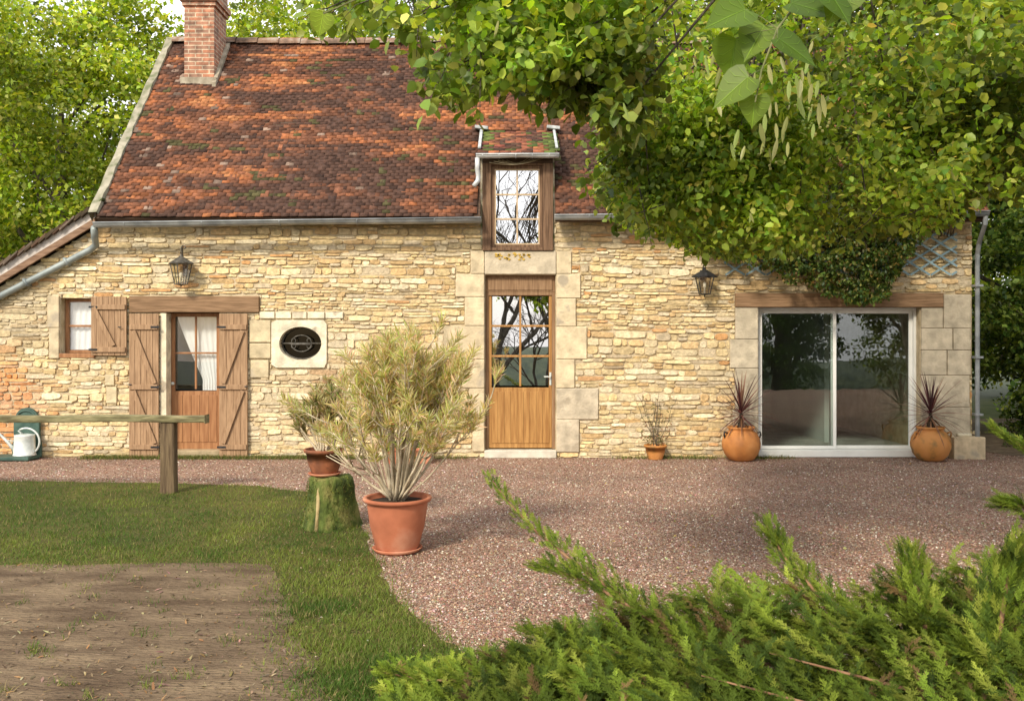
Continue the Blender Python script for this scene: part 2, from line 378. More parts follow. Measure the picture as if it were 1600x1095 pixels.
def scatter_blades(name, label, n, region, avoid, hrange, cols, weight=None, seed=1, wd=.004, z0=.004):
    r = np.random.RandomState(seed)
    dist = (1/r.uniform(1/region[1], 1/region[0], n*3)) if region[0] > 0 else r.uniform(region[0], region[1], n*3)
    return dist
def blades(x, y, h, wd, cols, r, lean=.6, z0=.006):
    n = len(x); tv = [(-.5, 0, 0), (.5, 0, 0), (.25, .12, .55), (-.25, .12, .55), (0, .45, 1)]; tf = [(0, 1, 2, 3), (3, 2, 4)]
    rot = euler_rot(-r.uniform(0, lean, n), r.normal(0, .25, n), r.uniform(0, 6.28, n))
    return tv, tf, np.stack([x, y, np.full(n, z0)], 1), rot, np.stack([np.full(n, wd)*r.uniform(.7, 1.4, n), h, h], 1), cols
def ground_samples(n, d0, d1, r, pad=1.0, xl=-800, xr=800):
    d = 1/r.uniform(1/d1, 1/d0, n); px = r.uniform(xl-pad*60, xr+pad*60, n)
    return px*d/FPX, -D+d
r = np.random.RandomState(5)
x, y = ground_samples(430000, 3.6, 10.9, r)
jx, jy = x+r.normal(0, .06, len(x)), y+r.normal(0, .06, len(x)); k = inpoly(jx, jy, LAWNJ)
jx, jy = x+r.normal(0, .16, len(x)), y+r.normal(0, .12, len(x)); dd = inpoly(jx, jy, DIRTJ)
f = fbm(x*1.7, y*1.7, 21); f2 = fbm(x*7, y*7, 31)
keep = k & (~dd | (r.rand(len(x)) < np.clip((f2-.6)*1.6, 0, .2))) & (r.rand(len(x)) < .35+1.3*np.clip(f2-.2, 0, .6))
x, y, f, f2 = x[keep], y[keep], f[keep], f2[keep]
n = len(x)
g1, g2, g3, g4 = np.array([.065, .125, .02]), np.array([.17, .22, .04]), np.array([.27, .22, .09]), np.array([.035, .07, .02])
t = np.clip((f-.38)*4+.12*(x+3)+r.normal(0, .25, n), 0, 1)[:, None]
c = g1*(1-t)+g2*t
dry = (r.rand(n) < .08+.5*np.clip(f2-.45, 0, 1))[:, None]; c = np.where(dry, g3*r.uniform(.7, 1.2, (n, 1)), c)
c = c*r.uniform(.7, 1.3, (n, 1))
o = inst_mesh('grass', M_grass, *blades(x, y, r.uniform(.018, .05, n)*(.6+.8*f2), .0045, c, r)); 
reg(o, 'short mossy green grass covering the lawn on the left', 'grass', kind='stuff')
# weeds at the foot of the wall
x = np.concatenate([r.uniform(-6, -2.2, 9000), r.uniform(-2.2, 6.6, 7000)]); y = -.04-np.abs(r.normal(0, .09, 16000)); n = len(x)
kk = fbm(x*1.1, y*0, 41)+r.normal(0, .06, n) > np.where(x < -2.2, .38, .56); x, y = x[kk], y[kk]; n = len(x)
c = palette(n, [(.08, .13, .025), (.16, .18, .05), (.24, .2, .08)], .2, r=r)
reg(inst_mesh('weed_strip', M_grass, *blades(x, y, r.uniform(.02, .075, n), .006, c, r)), 'thin strip of weeds along the foot of the house wall', 'weeds', kind='stuff')
x, y = ground_samples(60000, 4.4, 12.4, r, xl=-200, xr=1600)
kk = (fbm(x*.9, y*.9, 151)+.5*fbm(x*5, y*5, 161) > .98) & ~inpoly(x, y, LAWNJ) & (r.rand(len(x)) < .5); x, y = x[kk], y[kk]; n = len(x); print('tufts', n)
if n: reg(inst_mesh('gravel_weeds', M_grass, *blades(x, y, r.uniform(.008, .03, n), .004, palette(n, [(.1, .14, .03), (.2, .2, .06), (.26, .21, .1)], .2, r=r), r)), 'sparse tiny weeds growing through the gravel', 'weeds', kind='stuff')
# gravel pebbles
x, y = ground_samples(210000, 3.6, 12.9, r, pad=1.5)
k = ~inpoly(x, y, LAWNJ) | ((r.rand(len(x)) < .04) & inpoly(x, y, LAWNJ) & ~inpoly(x, y, DIRTJ) & (x > -2.4))
x, y = x[k], y[k]; n = len(x)
tv = [(1, 0, 0), (.3, .8, .1), (-.7, .6, -.1), (-.9, -.3, .1), (.1, -.9, 0), (.1, .1, .7)]; tf = [(0, 1, 5), (1, 2, 5), (2, 3, 5), (3, 4, 5), (4, 0, 5)]
sz = r.uniform(.005, .0115, n)*np.clip(1+(y+8)*.035, .8, 1.4)
c = palette(n, [(.26, .145, .1), (.34, .205, .145), (.4, .275, .2), (.22, .14, .105), (.66, .56, .46), (.42, .35, .28)], .17, [.27, .27, .2, .1, .08, .08], r)
o = inst_mesh('gravel', M_peb, tv, tf, np.stack([x, y, np.full(n, .002)], 1), euler_rot(r.normal(0, .3, n), r.normal(0, .3, n), r.uniform(0, 6.28, n)), np.stack([sz, sz*r.uniform(.6, 1, n), sz*r.uniform(.6, 1.1, n)], 1), c)
reg(o, 'reddish brown and pinkish loose gravel in front of the house', 'gravel', kind='stuff')
x, y = ground_samples(900, 4.5, 12, r, xl=200, xr=1600); n = len(x); sx = r.uniform(.012, .026, n)
reg(inst_mesh('fallen_leaves', M_grass, [(0, 0, 0), (.5, -.4, .12), (1.1, 0, .05), (.5, .4, .15)], [(0, 1, 2), (0, 2, 3)], np.stack([x, y, np.full(n, .012)], 1), euler_rot(r.normal(0, .3, n), r.normal(0, .2, n), r.uniform(0, 6.28, n)), sx*1.3, palette(n, [(.4, .32, .1), (.3, .18, .06), (.2, .24, .06), (.45, .4, .2)], .15, r=r)), 'small yellow and brown fallen leaves lying on the gravel and lawn', 'fallen leaves', kind='stuff')
# litter on the earth: clods, dead leaves, straws
x, y = ground_samples(3500, 3.6, 7.2, r, xl=-850, xr=-260); k = inpoly(x, y, DIRTJ); x, y = x[k], y[k]; n = len(x)
sx = r.uniform(.006, .022, n); 
c = palette(n, [(.24, .18, .1), (.1, .07, .045), (.3, .23, .14), (.16, .12, .08), (.26, .15, .06)], .2, r=r)
o = inst_mesh('leaf_litter', M_peb, [(-1, -.4, 0), (0, -.6, .25), (1.1, 0, .1), (0, .55, .2), (-1, .3, .05)], [(0, 1, 3, 4), (1, 2, 3)], np.stack([x, y, np.full(n, .012)], 1),
    euler_rot(r.normal(0, .3, n), r.normal(0, .3, n), r.uniform(0, 6.28, n)), np.stack([sx*r.choice([.5, 1, 1.6], n, p=[.5, .3, .2]), sx*r.choice([.15, .6], n), sx*.8], 1), c)
reg(o, 'dead leaves and straws scattered on the bare earth patch', 'leaf litter', kind='stuff')

# ------------------------------------------------------------------ the house
house = empty('stone_house', (0, 0, 0), 'long low farmhouse of golden rubble stone under a mossy red tile roof', 'house')
EY, EZ, RY, RZ = -.3, 3.35, 2.53, 6.68
TAN = (RZ-EZ)/(RY-EY)
XL, XR = -5.72, 6.47
def wtop(x):
    return np.where(np.asarray(x) < -5.86, 3.2+.612*(np.asarray(x)+5.9), 3.42)
HOLES = {'small': (fx(95), fx(147), fz(552), fz(466)), 'ldoor': (fx(255), fx(343), 0.0, fz(488)), 'fdoor': (fx(758), fx(868), 0.0, fz(430)),
         'dorm': (fx(757), fx(858), fz(388), 5), 'slide': (fx(1185), fx(1437), .0, fz(480)), 'oval': (fx(438), fx(502), fz(562), fz(511))}
def grid_wall(name, mat, x0, x1, z0, holes, y0, y1, parent):
    xs = sorted({x0, x1, -5.861, -5.859, *[h[0] for h in holes], *[h[1] for h in holes]} | set(np.linspace(x0, x1, 30)))
    zs = sorted({z0, *[h[2] for h in holes], *[h[3] for h in holes if h[3] < 3.4]}); zs = [z for z in zs if z < 3.4]+[99]
    m = MB()
    def Z(x, z): return float(min(z, wtop(x)))
    def solid(i, j):
        if i < 0 or j < 0 or i >= len(xs)-1 or j >= len(zs)-1: return False
        cx = (xs[i]+xs[i+1])/2; cz = (zs[j]+min(zs[j+1], 3.42))/2
        if zs[j] >= wtop(cx): return False
        return not any(h[0] < cx < h[1] and h[2] < cz < h[3] for h in holes)
    for i in range(len(xs)-1):
        for j in range(len(zs)-1):
            if not solid(i, j): continue
            a, b = xs[i], xs[i+1]; c, d = zs[j], zs[j+1]
            e = .00001
            v = [(a, Z(a+e, c)), (b, Z(b-e, c)), (b, Z(b-e, d)), (a, Z(a+e, d))]
            m.add([(p, y0, q) for p, q in v], [(0, 1, 2, 3)]); m.add([(p, y1, q) for p, q in v], [(3, 2, 1, 0)])
            for (di, dj, p, q) in ((-1, 0, 3, 0), (1, 0, 1, 2), (0, -1, 0, 1), (0, 1, 2, 3)):
                if not solid(i+di, j+dj):
                    m.add([(v[p][0], y0, v[p][1]), (v[q][0], y0, v[q][1]), (v[q][0], y1, v[q][1]), (v[p][0], y1, v[p][1])], [(3, 2, 1, 0)])
    return m.build(name, mat, parent)
wall = grid_wall('wall', M_mortar, -9.2, XR, 0, list(HOLES.values()), 0, .35, house)
# cut stone blocks round the openings (x0,x1,y_bottom,y_top in measured facade units) with the part of the wall they belong to
def P(a, b, c, d): return (fx(a), fx(b), fz(d), fz(c))
ash = []
cream, grey, white = (.64, .53, .35), (.52, .45, .33), (.74, .67, .5)
for bl in [(735,757,392,428),(712,757,428,464),(726,757,464,509),(693,757,509,561),(722,757,561,606),(733,757,606,660),(738,757,660,705),
           (869,893,392,428),(869,907,428,466),(869,900,466,510),(869,917,510,561),(869,898,561,606)]: ash.append((P(*bl), cream))
for bl in [(869,935,606,655),(869,905,655,706)]: ash.append((P(*bl), (.58,.5,.37)))
ash.append((P(757, 869, 392, 429), (.56, .48, .35)))
for bl in [(1148,1184,480,530),(1140,1184,530,575),(1148,1184,575,640),(1144,1184,640,708)]: ash.append((P(*bl), grey))
for bl in [(1438,1472,481,513),(1473,1516,460,513),(1438,1487,513,547),(1488,1516,513,547),(1438,1478,547,586),(1479,1516,547,586),(1438,1514,586,636),(1438,1515,636,682)]: ash.append((P(*bl), grey))
for bl in [(75,94,462,512),(78,94,512,560)]: ash.append((P(*bl), cream))
for bl in [(406,430,487,498),(431,456,487,498),(457,480,487,498),(481,508,487,498),(509,537,487,498)]: ash.append((P(*bl), white))
for bl in [(390,424,500,535),(390,424,536,560),(392,421,562,590),(165,180,585,602),(167,184,604,630)]: ash.append((P(*bl), (.6, .5, .32)))
for i, (b, c) in enumerate(ash):
    am = MB(); q = random.uniform(.92, 1.06); am.cur = tuple(k*q for k in c); g = .003
    am.box(b[0]+g, b[1]-g, -.03-random.uniform(0, .008), .1, b[2]+g, b[3]-g); quo = am.build('dressed_block', M_ashlar, house, bevel=.009)
    if abs(b[0]-fx(757)) < .001 and abs(b[3]-fz(392)) < .001: lint = quo
am = MB()
# a block of pale stone pierced by the oval, as a ring
cx, cz, ra, rb = fx(470), fz(536.5), 33/S, 26/S
o4 = P(425, 511, 500, 574); am.cur = white
ring = 40; vo_, vi_ = [], []
for k_ in range(ring):
    a = 2*math.pi*k_/ring; ca, sa = math.cos(a), math.sin(a)
    ex = (o4[1]-cx) if ca > 0 else (cx-o4[0]); ez = (o4[3]-cz) if sa > 0 else (cz-o4[2])
    q = min(ex/max(abs(ca), 1e-6), ez/max(abs(sa), 1e-6)); vo_.append((cx+ca*q, cz+sa*q)); vi_.append((cx+ca*ra, cz+sa*rb))
vs = [(p[0], -.037, p[1]) for p in vo_]+[(p[0], -.037, p[1]) for p in vi_]+[(p[0], .2, p[1]) for p in vi_]+[(p[0], .06, p[1]) for p in vo_]
fs = []
for k_ in range(ring):
    j = (k_+1) % ring; fs += [(k_, j, ring+j, ring+k_), (ring+k_, ring+j, 2*ring+j, 2*ring+k_), (3*ring+k_, 3*ring+j, j, k_)]
am.add(vs, fs)
am.build('oval_surround', M_ashlar, house)
lm = MB()
for k_ in range(26):
    a = random.uniform(775, 828); b = random.uniform(396, 406); 
    pts = [(fx(a)+random.uniform(.6, 1)*random.uniform(.012, .035)*math.cos(t_), fz(b)+random.uniform(.6, 1)*.017*math.sin(t_)) for t_ in np.linspace(0, 5.6, 8)]
    lm.prism(pts, -.047, -.044)
lm.build('lichen', noise_mat('orange lichen', (.5, .3, .04), (.62, .42, .08), scale=20), lint)
mm = MB(); mm.cur = (.62, .5, .33); mm.box(fx(1482), fx(1531), -.16, .1, -.02, fz(681)); mm.cur = white
mm.box(fx(1492), fx(1514), -.09, -.045, fz(681)+.002, fz(676))
mm.build('corner_plinth', M_ashlar, house, bevel=.012)
# rubble stones
excl = [b for b, c in ash]+list(HOLES.values())+[o4, P(204, 406, 462, 489), P(1148, 1472, 457, 481), P(754, 864, 340, 393), P(1482, 1531, 681, 720)]
sm = MB(); rr_ = random.Random(4)
def warp(x, z): return z+.13*(fbm(x*.8, z*.6+3, 55)-.47)+.085*(fbm(x*2.8, z*1.7, 77)-.47)
def stone(xa, xb, za, zb_):
    w = xb-xa; h = zb_-za
    if w < .025 or h < .018: return
    g = rr_.uniform(.0035, .0075); ins = min(w, h)
    n = 14; pts = []
    e = rr_.uniform(2.8, 6.5)
    jt = [rr_.uniform(-.26, .1) for _ in range(4)]
    for k in range(n):
        a = 2*math.pi*(k+.5)/n; ca, sa = math.cos(a), math.sin(a)
        q = (abs(ca)**e+abs(sa)**e)**(-1/e)
        X = ca*q; Z = sa*q
        qd = (0 if ca > 0 else 1)+(0 if sa > 0 else 2)
        Z *= 1+jt[qd]*.9; X *= 1+jt[qd]*.3
        pts.append(((xa+xb)/2+X*(w/2-g)+rr_.uniform(-1, 1)*.004, (za+zb_)/2+Z*(h/2-g)+rr_.uniform(-1, 1)*.004))
    dp = rr_.uniform(.009, .03); vs = []
    tx, tz = rr_.uniform(-.008, .008), rr_.uniform(-.010, .008)
    mx_, mz = (xa+xb)/2, (za+zb_)/2
    for sc, dy in ((1, .004), (1, -dp*.55), (.93, -dp*.92)):
        for p in pts:
            sx_ = mx_+(p[0]-mx_)*(1-(1-sc)*min(1, h/w)); sz_ = mz+(p[1]-mz)*sc
            vs.append((sx_, dy+(tx*(p[0]-mx_)/w+tz*(p[1]-mz)/h)*(sc < 1)*2, sz_))
    fs = []
    for l in range(2):
        for k in range(n): fs.append((l*n+k, l*n+(k+1) % n, (l+1)*n+(k+1) % n, (l+1)*n+k))
    fs.append(tuple(range(2*n, 3*n)))
    x, z = mx_, mz
    base = rr_.choice([(.72,.57,.32),(.75,.62,.39),(.7,.53,.27),(.77,.66,.45),(.64,.53,.36),(.73,.57,.31),(.66,.46,.23)] if rr_.random() > .02 else [(.6,.33,.14)])
    base = np.array(base)
    orange = min(1, max(0, 1.6-1.6*(((x-fx(8))/.62)**2+((z-fz(640))/.8)**2)))*rr_.uniform(.65, 1); base = base*(1-.9*orange)+np.array((.62, .22, .055))*.9*orange
    gy = max(0, 1-(((x-fx(30))/1.0)**2+((z-fz(500))/.6)**2)); base = base*(1-.6*gy)+np.array((.42, .36, .25))*.6*gy
    wh = max(0, 1-(((x-fx(430))/2.6)**2+((z-fz(600))/1.2)**2)); base = base*(1-.5*wh)+np.array((.68, .58, .4))*.5*wh
    gr = float(np.clip((fbm(x*1.3, z*1.3, 91)-.5)*3, 0, 1)); base = base*(1-.35*gr)+np.array((.5, .43, .31))*.35*gr
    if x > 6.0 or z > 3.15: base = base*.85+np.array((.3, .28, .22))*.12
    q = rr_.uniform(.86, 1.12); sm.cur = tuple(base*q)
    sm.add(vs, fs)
z = -.02; row = 0
while z < 3.6:
    h = rr_.choice([.04, .045, .055, .06, .07, .085, .11]); row += 1
    cuts = {-9.15, XR}
    x = -9.15
    while x < XR:
        x += rr_.choice([.08, .1, .13, .16, .2, .25, .32])*rr_.uniform(.85, 1.2)*(.8+2.2*h+.4*rr_.random()); cuts.add(min(x, XR))
    for b in excl:
        if b[2] < z+h and b[3] > z: cuts |= {b[0], b[1]}
    cuts = sorted(cuts)
    for a, b in zip(cuts[:-1], cuts[1:]):
        if b-a < .02: continue
        mxx = (a+b)/2; za = float(warp(mxx, z))+.014; zb_ = float(warp(mxx, z+h))+.014
        za = max(za, 0); zb_ = min(zb_, float(wtop(mxx))-.01)
        dead = False
        for e in excl:
            if e[0]+.001 < mxx < e[1]-.001 and e[2] < zb_ and e[3] > za:
                if za < e[2] and e[2]-za > .03: zb_ = e[2]
                elif zb_ > e[3] and zb_-e[3] > .03: za = e[3]
                else: dead = True
        if dead or zb_-za < .018: continue
        u = rr_.random()
        if u < .1 and zb_-za > .07: mid = (za+zb_)/2+rr_.uniform(-.01, .01); stone(a, b, za, mid); stone(a, b, mid, zb_)
        else: stone(a, b, za, zb_+(.01 if rr_.random() < .3 else 0))
    z += h
sm.build('rubble_facing', M_stone, wall)
# rest of the body: back and side walls, floor, ceiling
m = MB(); m.box(-9.2, XR, 5.0, 5.3, 0, 3.3); m.box(XR-.35, XR-.002, .351, 4.999, 0, 3.3); m.box(-9.2, -8.9, .351, 4.999, 0, .9); m.build('rear_wall', M_mortar, house)
m = MB(); m.add([(XR-.005, .0, 3.3), (XR-.005, 4.99, 3.3), (XR-.005, RY, 6.5)], [(0, 1, 2)]); m.build('gable', M_mortar, house); m = MB()
m.add([(XL+.05, .0, 2.9), (XL+.05, 4.99, 2.9), (XL+.05, RY, 6.5)], [(0, 2, 1)]); m.build('gable', M_mortar, house)
m = MB(); m.box(-8.8, XR-.4, .352, 4.99, -.03, .03); m.build('interior_floor', noise_mat('pale floor tile', (.35, .34, .3), (.48, .46, .42), scale=3), house)
m = MB(); m.box(-5.6, XR-.4, .352, 4.99, 2.75, 2.8); m.box(2.9, 2.98, .352, 4.98, .03, 2.75); m.box(4.95, 5.03, 1.6, 4.98, .03, 2.75); m.box(3, XR-.4, 4.6, 4.7, .03, 2.75)
m.box(-3.6, -3.5, .352, 4.98, .03, 2.75); m.build('interior_partition', M_inner, house)

# ---- roof
rf = empty('roof_tmp') if False else None
def roofpt(x, y, off=0):
    nrm = Vector((0, -TAN, 1)).normalized(); p = Vector((x, y, EZ+(y-EY)*TAN)); return p+nrm*off
DX0, DX1 = fx(751), fx(866)
m = MB()
def slab(a, b, y0, y1):
    p = [roofpt(a, y0, -.03), roofpt(b, y0, -.03), roofpt(b, y1, -.03), roofpt(a, y1, -.03)]
    q = [roofpt(a, y0, -.1), roofpt(b, y0, -.1), roofpt(b, y1, -.1), roofpt(a, y1, -.1)]
    m.add(p+q, [(0, 1, 2, 3), (7, 6, 5, 4), (0, 4, 5, 1), (1, 5, 6, 2), (2, 6, 7, 3), (3, 7, 4, 0)])
slab(XL, DX0, EY, RY); slab(DX0, DX1, .9, RY); slab(DX1, XR+.05, EY, RY)
yb = 2*RY-EY
m.add([(XL, RY, RZ-.03), (XR+.05, RY, RZ-.03), (XR+.05, yb, EZ-.03), (XL, yb, EZ-.03)], [(0, 1, 2, 3)])
M_under = noise_mat('old roof boards', (.05, .03, .02), (.11, .07, .045), scale=5, stretch=(1, 9, 9), bump=.5)
roof = m.build('roof', M_under, house)
SL = math.hypot(RY-EY, RZ-EZ); ex = .07; rows = int(SL/ex)
pos = []; cl = []; tl = []
rt = np.random.RandomState(3)
for i in range(rows+1):
    s = i*ex; yy = EY+s*(RY-EY)/SL
    xx = XL+.02+(.06 if i % 2 else 0)
    while xx < XR+.05:
        w = .12
        if not (DX0-.06 < xx+w/2 < DX1+.06 and yy < .9) and not (-5.3 < xx+w/2 < -4.73 and yy > 1.75 and yy < 2.45):
            pos.append((xx+w/2, yy, s))
        xx += w
pos = np.array(pos); n = len(pos)
X, Y = pos[:, 0], pos[:, 2]
sagp = .035*np.sin((X+2)*1.1)*np.sin(Y/SL*3.14)+.02*(fbm(X*1.5, Y*1.5, 12)-.5)
nrm = np.array(Vector((0, -TAN, 1)).normalized()); up = np.array(Vector((0, RY-EY, RZ-EZ)).normalized())
bp_ = np.stack([X, pos[:, 1], EZ+(pos[:, 1]-EY)*TAN], 1)+nrm*(sagp+.006)[:, None]
ang = math.atan(TAN)
rot = euler_rot(np.full(n, ang)-.07+rt.normal(0, .022, n), rt.normal(0, .03, n), rt.normal(0, .03, n))
bx_ = MB().box(-.5, .5, 0, 1, -.5, .5)
sc = np.stack([rt.uniform(.113, .119, n), np.full(n, .14)+rt.normal(0, .004, n), rt.uniform(.009, .014, n)], 1)
bp_ = bp_+up*(rt.normal(0, .006, n))[:, None]
f = fbm(X*.8, Y*2.2, 101)*.5+fbm(X*2.1, Y*13, 111)*.5+rt.normal(0, .035, n)
f = (f-.47)*1.12+.466-.028*(1-Y/SL)*2+.0
cA, cB, cC, cD = np.array((.085, .045, .032)), np.array((.17, .07, .038)), np.array((.33, .115, .045)), np.array((.42, .18, .075))
def ramp(f, stops):
    o = np.zeros((len(f), 3)); 
    for ch in range(3): o[:, ch] = np.interp(f, [s_[0] for s_ in stops], [s_[1][ch] for s_ in stops])
    return o
c = ramp(f, [(.36, cA), (.45, cB), (.5, cB*1.3), (.57, cC), (.68, cD)])
u = rt.rand(n); ms_ = fbm(X*2.2, Y*9, 131)
c[(u < .06) ] *= .6
mo = (ms_ > .645) & (u > .35); c[mo] = np.array((.085, .075, .03))*rt.uniform(.7, 1.2, (mo.sum(), 1))
lef = np.clip((-(X)-3.2)/2.5, 0, 1)
lk = rt.rand(n) < .006+.05*lef; c[lk] = np.array((.3, .21, .16))*rt.uniform(.6, 1.1, (lk.sum(), 1))
c *= rt.uniform(.82, 1.18, (n, 1))
inst_mesh('tiles', M_tile, bx_.v, bx_.f, bp_, rot, sc, c, roof)
# ridge tiles
m = MB(); xx = XL+.02
M_ridge = noise_mat('grey ridge tile', (.12, .08, .055), (.34, .29, .24), scale=6, bump=.6, c3=(.24, .15, .1))
while xx < XR:
    l = .36; dz = .02*math.sin((xx+2)*1.1)
    for (a0, a1) in ((0, 1),):
        pts = []
        for k_ in range(9):
            a = math.pi*k_/8; pts.append((RY-.13*math.cos(a), RZ-.06+dz+.13*math.sin(a)*.9))
        vs = [(xx, p[0], p[1]) for p in pts]+[(xx+l-.01, p[0], p[1]+.008) for p in pts]
        m.add(vs, [(k_, k_+9, k_+10, k_+1) for k_ in range(8)]+[tuple(range(9))])
    xx += l
m.build('ridge_tiles', M_ridge, roof)
# verge cement on left slope
m = MB()
prev = None
for k_ in range(24):
    t = k_/23; y_ = EY+.02+(RY-EY)*t
    q = [roofpt(XL-.1, y_, -.12), roofpt(XL-.1, y_, .05+.012*math.sin(k_*1.7)), roofpt(XL+.02+.012*math.sin(k_*2.3), y_, .06+.01*math.sin(k_*1.3)), roofpt(XL+.03, y_, .0)]
    b = len(m.v); m.v += [tuple(p) for p in q]
    if k_: m.f += [(b-4+j, b-3+j, b+1+j, b+j)[::-1] for j in range(3)]
m.build('verge', M_cement, roof)
# chimney (with collar and corbelled head)
m = MB(); m.box(-5.26, -4.78, 1.78, 2.4, 5.3, 7.0); m.box(-5.29, -4.75, 1.75, 2.43, 7.0, 7.07); m.box(-5.32, -4.72, 1.72, 2.46, 7.07, 7.16); m.box(-5.28, -4.76, 1.76, 2.42, 7.16, 7.75); 
ch = m.build('chimney', M_brick, roof, bevel=.006)
m = MB(); cb_ = roofpt(0, 1.78).z
m.box(-5.3, -4.73, 1.71, 1.779, cb_-.12, cb_+.045)
p0, p1 = roofpt(-4.779, 1.71, .05), roofpt(-4.779, 2.45, .05)
m.add([(-4.779, p0.y, p0.z-.1), (-4.72, p0.y, p0.z-.1), (-4.72, p1.y, p1.z-.1), (-4.779, p1.y, p1.z-.1), (-4.779, p0.y, p0.z), (-4.72, p0.y, p0.z), (-4.72, p1.y, p1.z), (-4.779, p1.y, p1.z)],
      [(0, 3, 2, 1), (4, 5, 6, 7), (0, 1, 5, 4), (1, 2, 6, 5), (2, 3, 7, 6), (3, 0, 4, 7)])
m.build('chimney_collar', noise_mat('grey mortar', (.25, .21, .15), (.42, .37, .28), scale=9, bump=.6), house)
# ---- lean-to roof on the left: verge seen from the end
def lz(x): return 3.2+.612*(x+5.9)
m = MB()
a, b = -9.6, -5.80
def sl(x0, x1, d0, d1, y0, y1, mb):
    mb.add([(x0, y0, lz(x0)+d0), (x1, y0, lz(x1)+d0), (x1, y0, lz(x1)+d1), (x0, y0, lz(x0)+d1), (x0, y1, lz(x0)+d0), (x1, y1, lz(x1)+d0), (x1, y1, lz(x1)+d1), (x0, y1, lz(x0)+d1)],
      [(0, 1, 2, 3), (5, 4, 7, 6), (1, 5, 6, 2), (4, 0, 3, 7), (3, 2, 6, 7), (4, 5, 1, 0)])
sl(a, b, .1, .2, -.1, 5.2, m); lean = m.build('lean_to_roof', M_under, house)
m = MB(); sl(a, b, .0, .098, -.14, -.1, m); m.build('bargeboard', noise_mat('brown bargeboard', (.16, .09, .055), (.3, .19, .12), scale=5, stretch=(1, 6, 6), bump=.4), lean)
m = MB(); sl(a, b, .1, .25, -.13, -.101, m); m.build('verge_mortar', noise_mat('whitish mortar', (.38, .34, .3), (.62, .58, .54), scale=7, bump=.7, bscale=30, c3=(.5, .45, .41)), lean)
m = MB(); rl = random.Random(9); t = 0
while t < 4.4:
    x0 = b-.02-t*.853; 
    sk = rl.uniform(-.008, .008)
    vs = []
    x1 = x0+.14
    for (xx, dd_) in ((x0-.06, .205), (x1, .262)):
        for (yy_) in (-.19+sk, 5.2): vs += [(xx, yy_, lz(xx)+dd_+sk), (xx, yy_, lz(xx)+dd_+.03+sk)]
    m.cur = tuple(np.array(rl.choice([(.07, .05, .03), (.12, .07, .045), (.06, .075, .025), (.16, .12, .09)]))*rl.uniform(.8, 1.2))
    m.add(vs, [(0, 4, 5, 1), (2, 3, 7, 6), (1, 5, 7, 3), (0, 2, 6, 4), (0, 1, 3, 2), (4, 6, 7, 5)])
    t += .115
m.build('tiles', M_tile, lean)
# ---- gutters and pipes
def gutter(p0, p1, r_, name='gutter', parent=house, mat=M_zinc):
    m = MB(); n = 10; vs = []; fs = []; N_ = 14
    for i in range(N_+1):
        t = i/N_; c = Vector(p0).lerp(Vector(p1), t); c.z += -.006*math.sin(t*9)
        for q, rd in enumerate((r_, r_-.006)):
            for k in range(n+1):
                a = math.pi+math.pi*k/n; vs.append((c.x, c.y+rd*math.cos(a), c.z+rd*math.sin(a)))
    st = 2*(n+1)
    for i in range(N_):
        for k in range(n):
            a = i*st+k; fs.append((a, a+st, a+st+1, a+1)); a += n+1; fs.append((a, a+1, a+st+1, a+st))
        for k in (0, n): fs.append((i*st+k, i*st+k+n+1, (i+1)*st+k+n+1, (i+1)*st+k) if k else (i*st+k, (i+1)*st+k, (i+1)*st+k+n+1, i*st+k+n+1))
    for i in (0, N_): fs.append(tuple(i*st+k for k in range(n+1)) if i == 0 else tuple(i*st+n-k for k in range(n+1)))
    m.add(vs, fs)
    m.tube([Vector(p0)+Vector((0, -r_, .002)), Vector(p1)+Vector((0, -r_, .002))], .011, 6)
    for q in np.arange(.08, 1, .2):
        c = Vector(p0).lerp(Vector(p1), float(q)); m.tube([c+Vector((0, (r_+.004)*math.cos(a), (r_+.004)*math.sin(a))) for a in np.linspace(math.pi, 2*math.pi, 9)], .006, 5)
    return m.build(name, mat, parent, smooth=True)
gy_ = -.37
gutter((fx(148, gy_), gy_, fz(349, gy_)), (fx(752, gy_), gy_, fz(341, gy_)), .062)
gutter((fx(866, gy_), gy_, fz(337, gy_)), (6.5, gy_, fz(331, gy_)), .062)
m = MB(); yy = -.09
pts = [(fx(150, -.3), -.35, fz(352, -.3)-.04), (fx(148, -.2), -.2, fz(372, -.2)), (fx(150, yy), yy, fz(384)), (fx(140, yy), yy, fz(392)), (fx(0, yy), yy, fz(463, yy)), (-9.3, yy, fz(463)-.5*(9.3-7.2)+.05)]
m.tube(pts, .047, 10); 
for q in (.25, .7): 
    c = Vector(pts[3]).lerp(Vector(pts[4]), q); m.obox(c, (.035, .12, .11), Matrix.Rotation(-R(26), 3, 'Y'))
m.build('downpipe', noise_mat('blue grey zinc pipe', (.2, .23, .23), (.33, .37, .36), scale=5, rough=.5, metal=.2, bump=.1), house, smooth=True)
m = MB(); m.tube([(XR+.0, -.37, fz(331, gy_)-.05), (XR+.0, -.36, 3.24), (XR+.04, -.12, 3.0), (XR+.045, -.07, 2.85), (XR+.045, -.07, fz(690))], .032, 10)
for q in (.6, 1.4, 2.4): m.box(XR-.01, XR+.1, -.125, -.01, q, q+.03)
m.build('downpipe', M_zinc, house, smooth=False)
# ---- beams
m = MB(); m.box(fx(204), fx(406), -.05, .12, fz(488), fz(463)); m.build('lintel_beam', M_beam, house, bevel=.008)
m = MB(); m.box(fx(1148), fx(1472), -.05, .12, fz(480), fz(458)); m.build('lintel_beam', M_beam, house, bevel=.008)

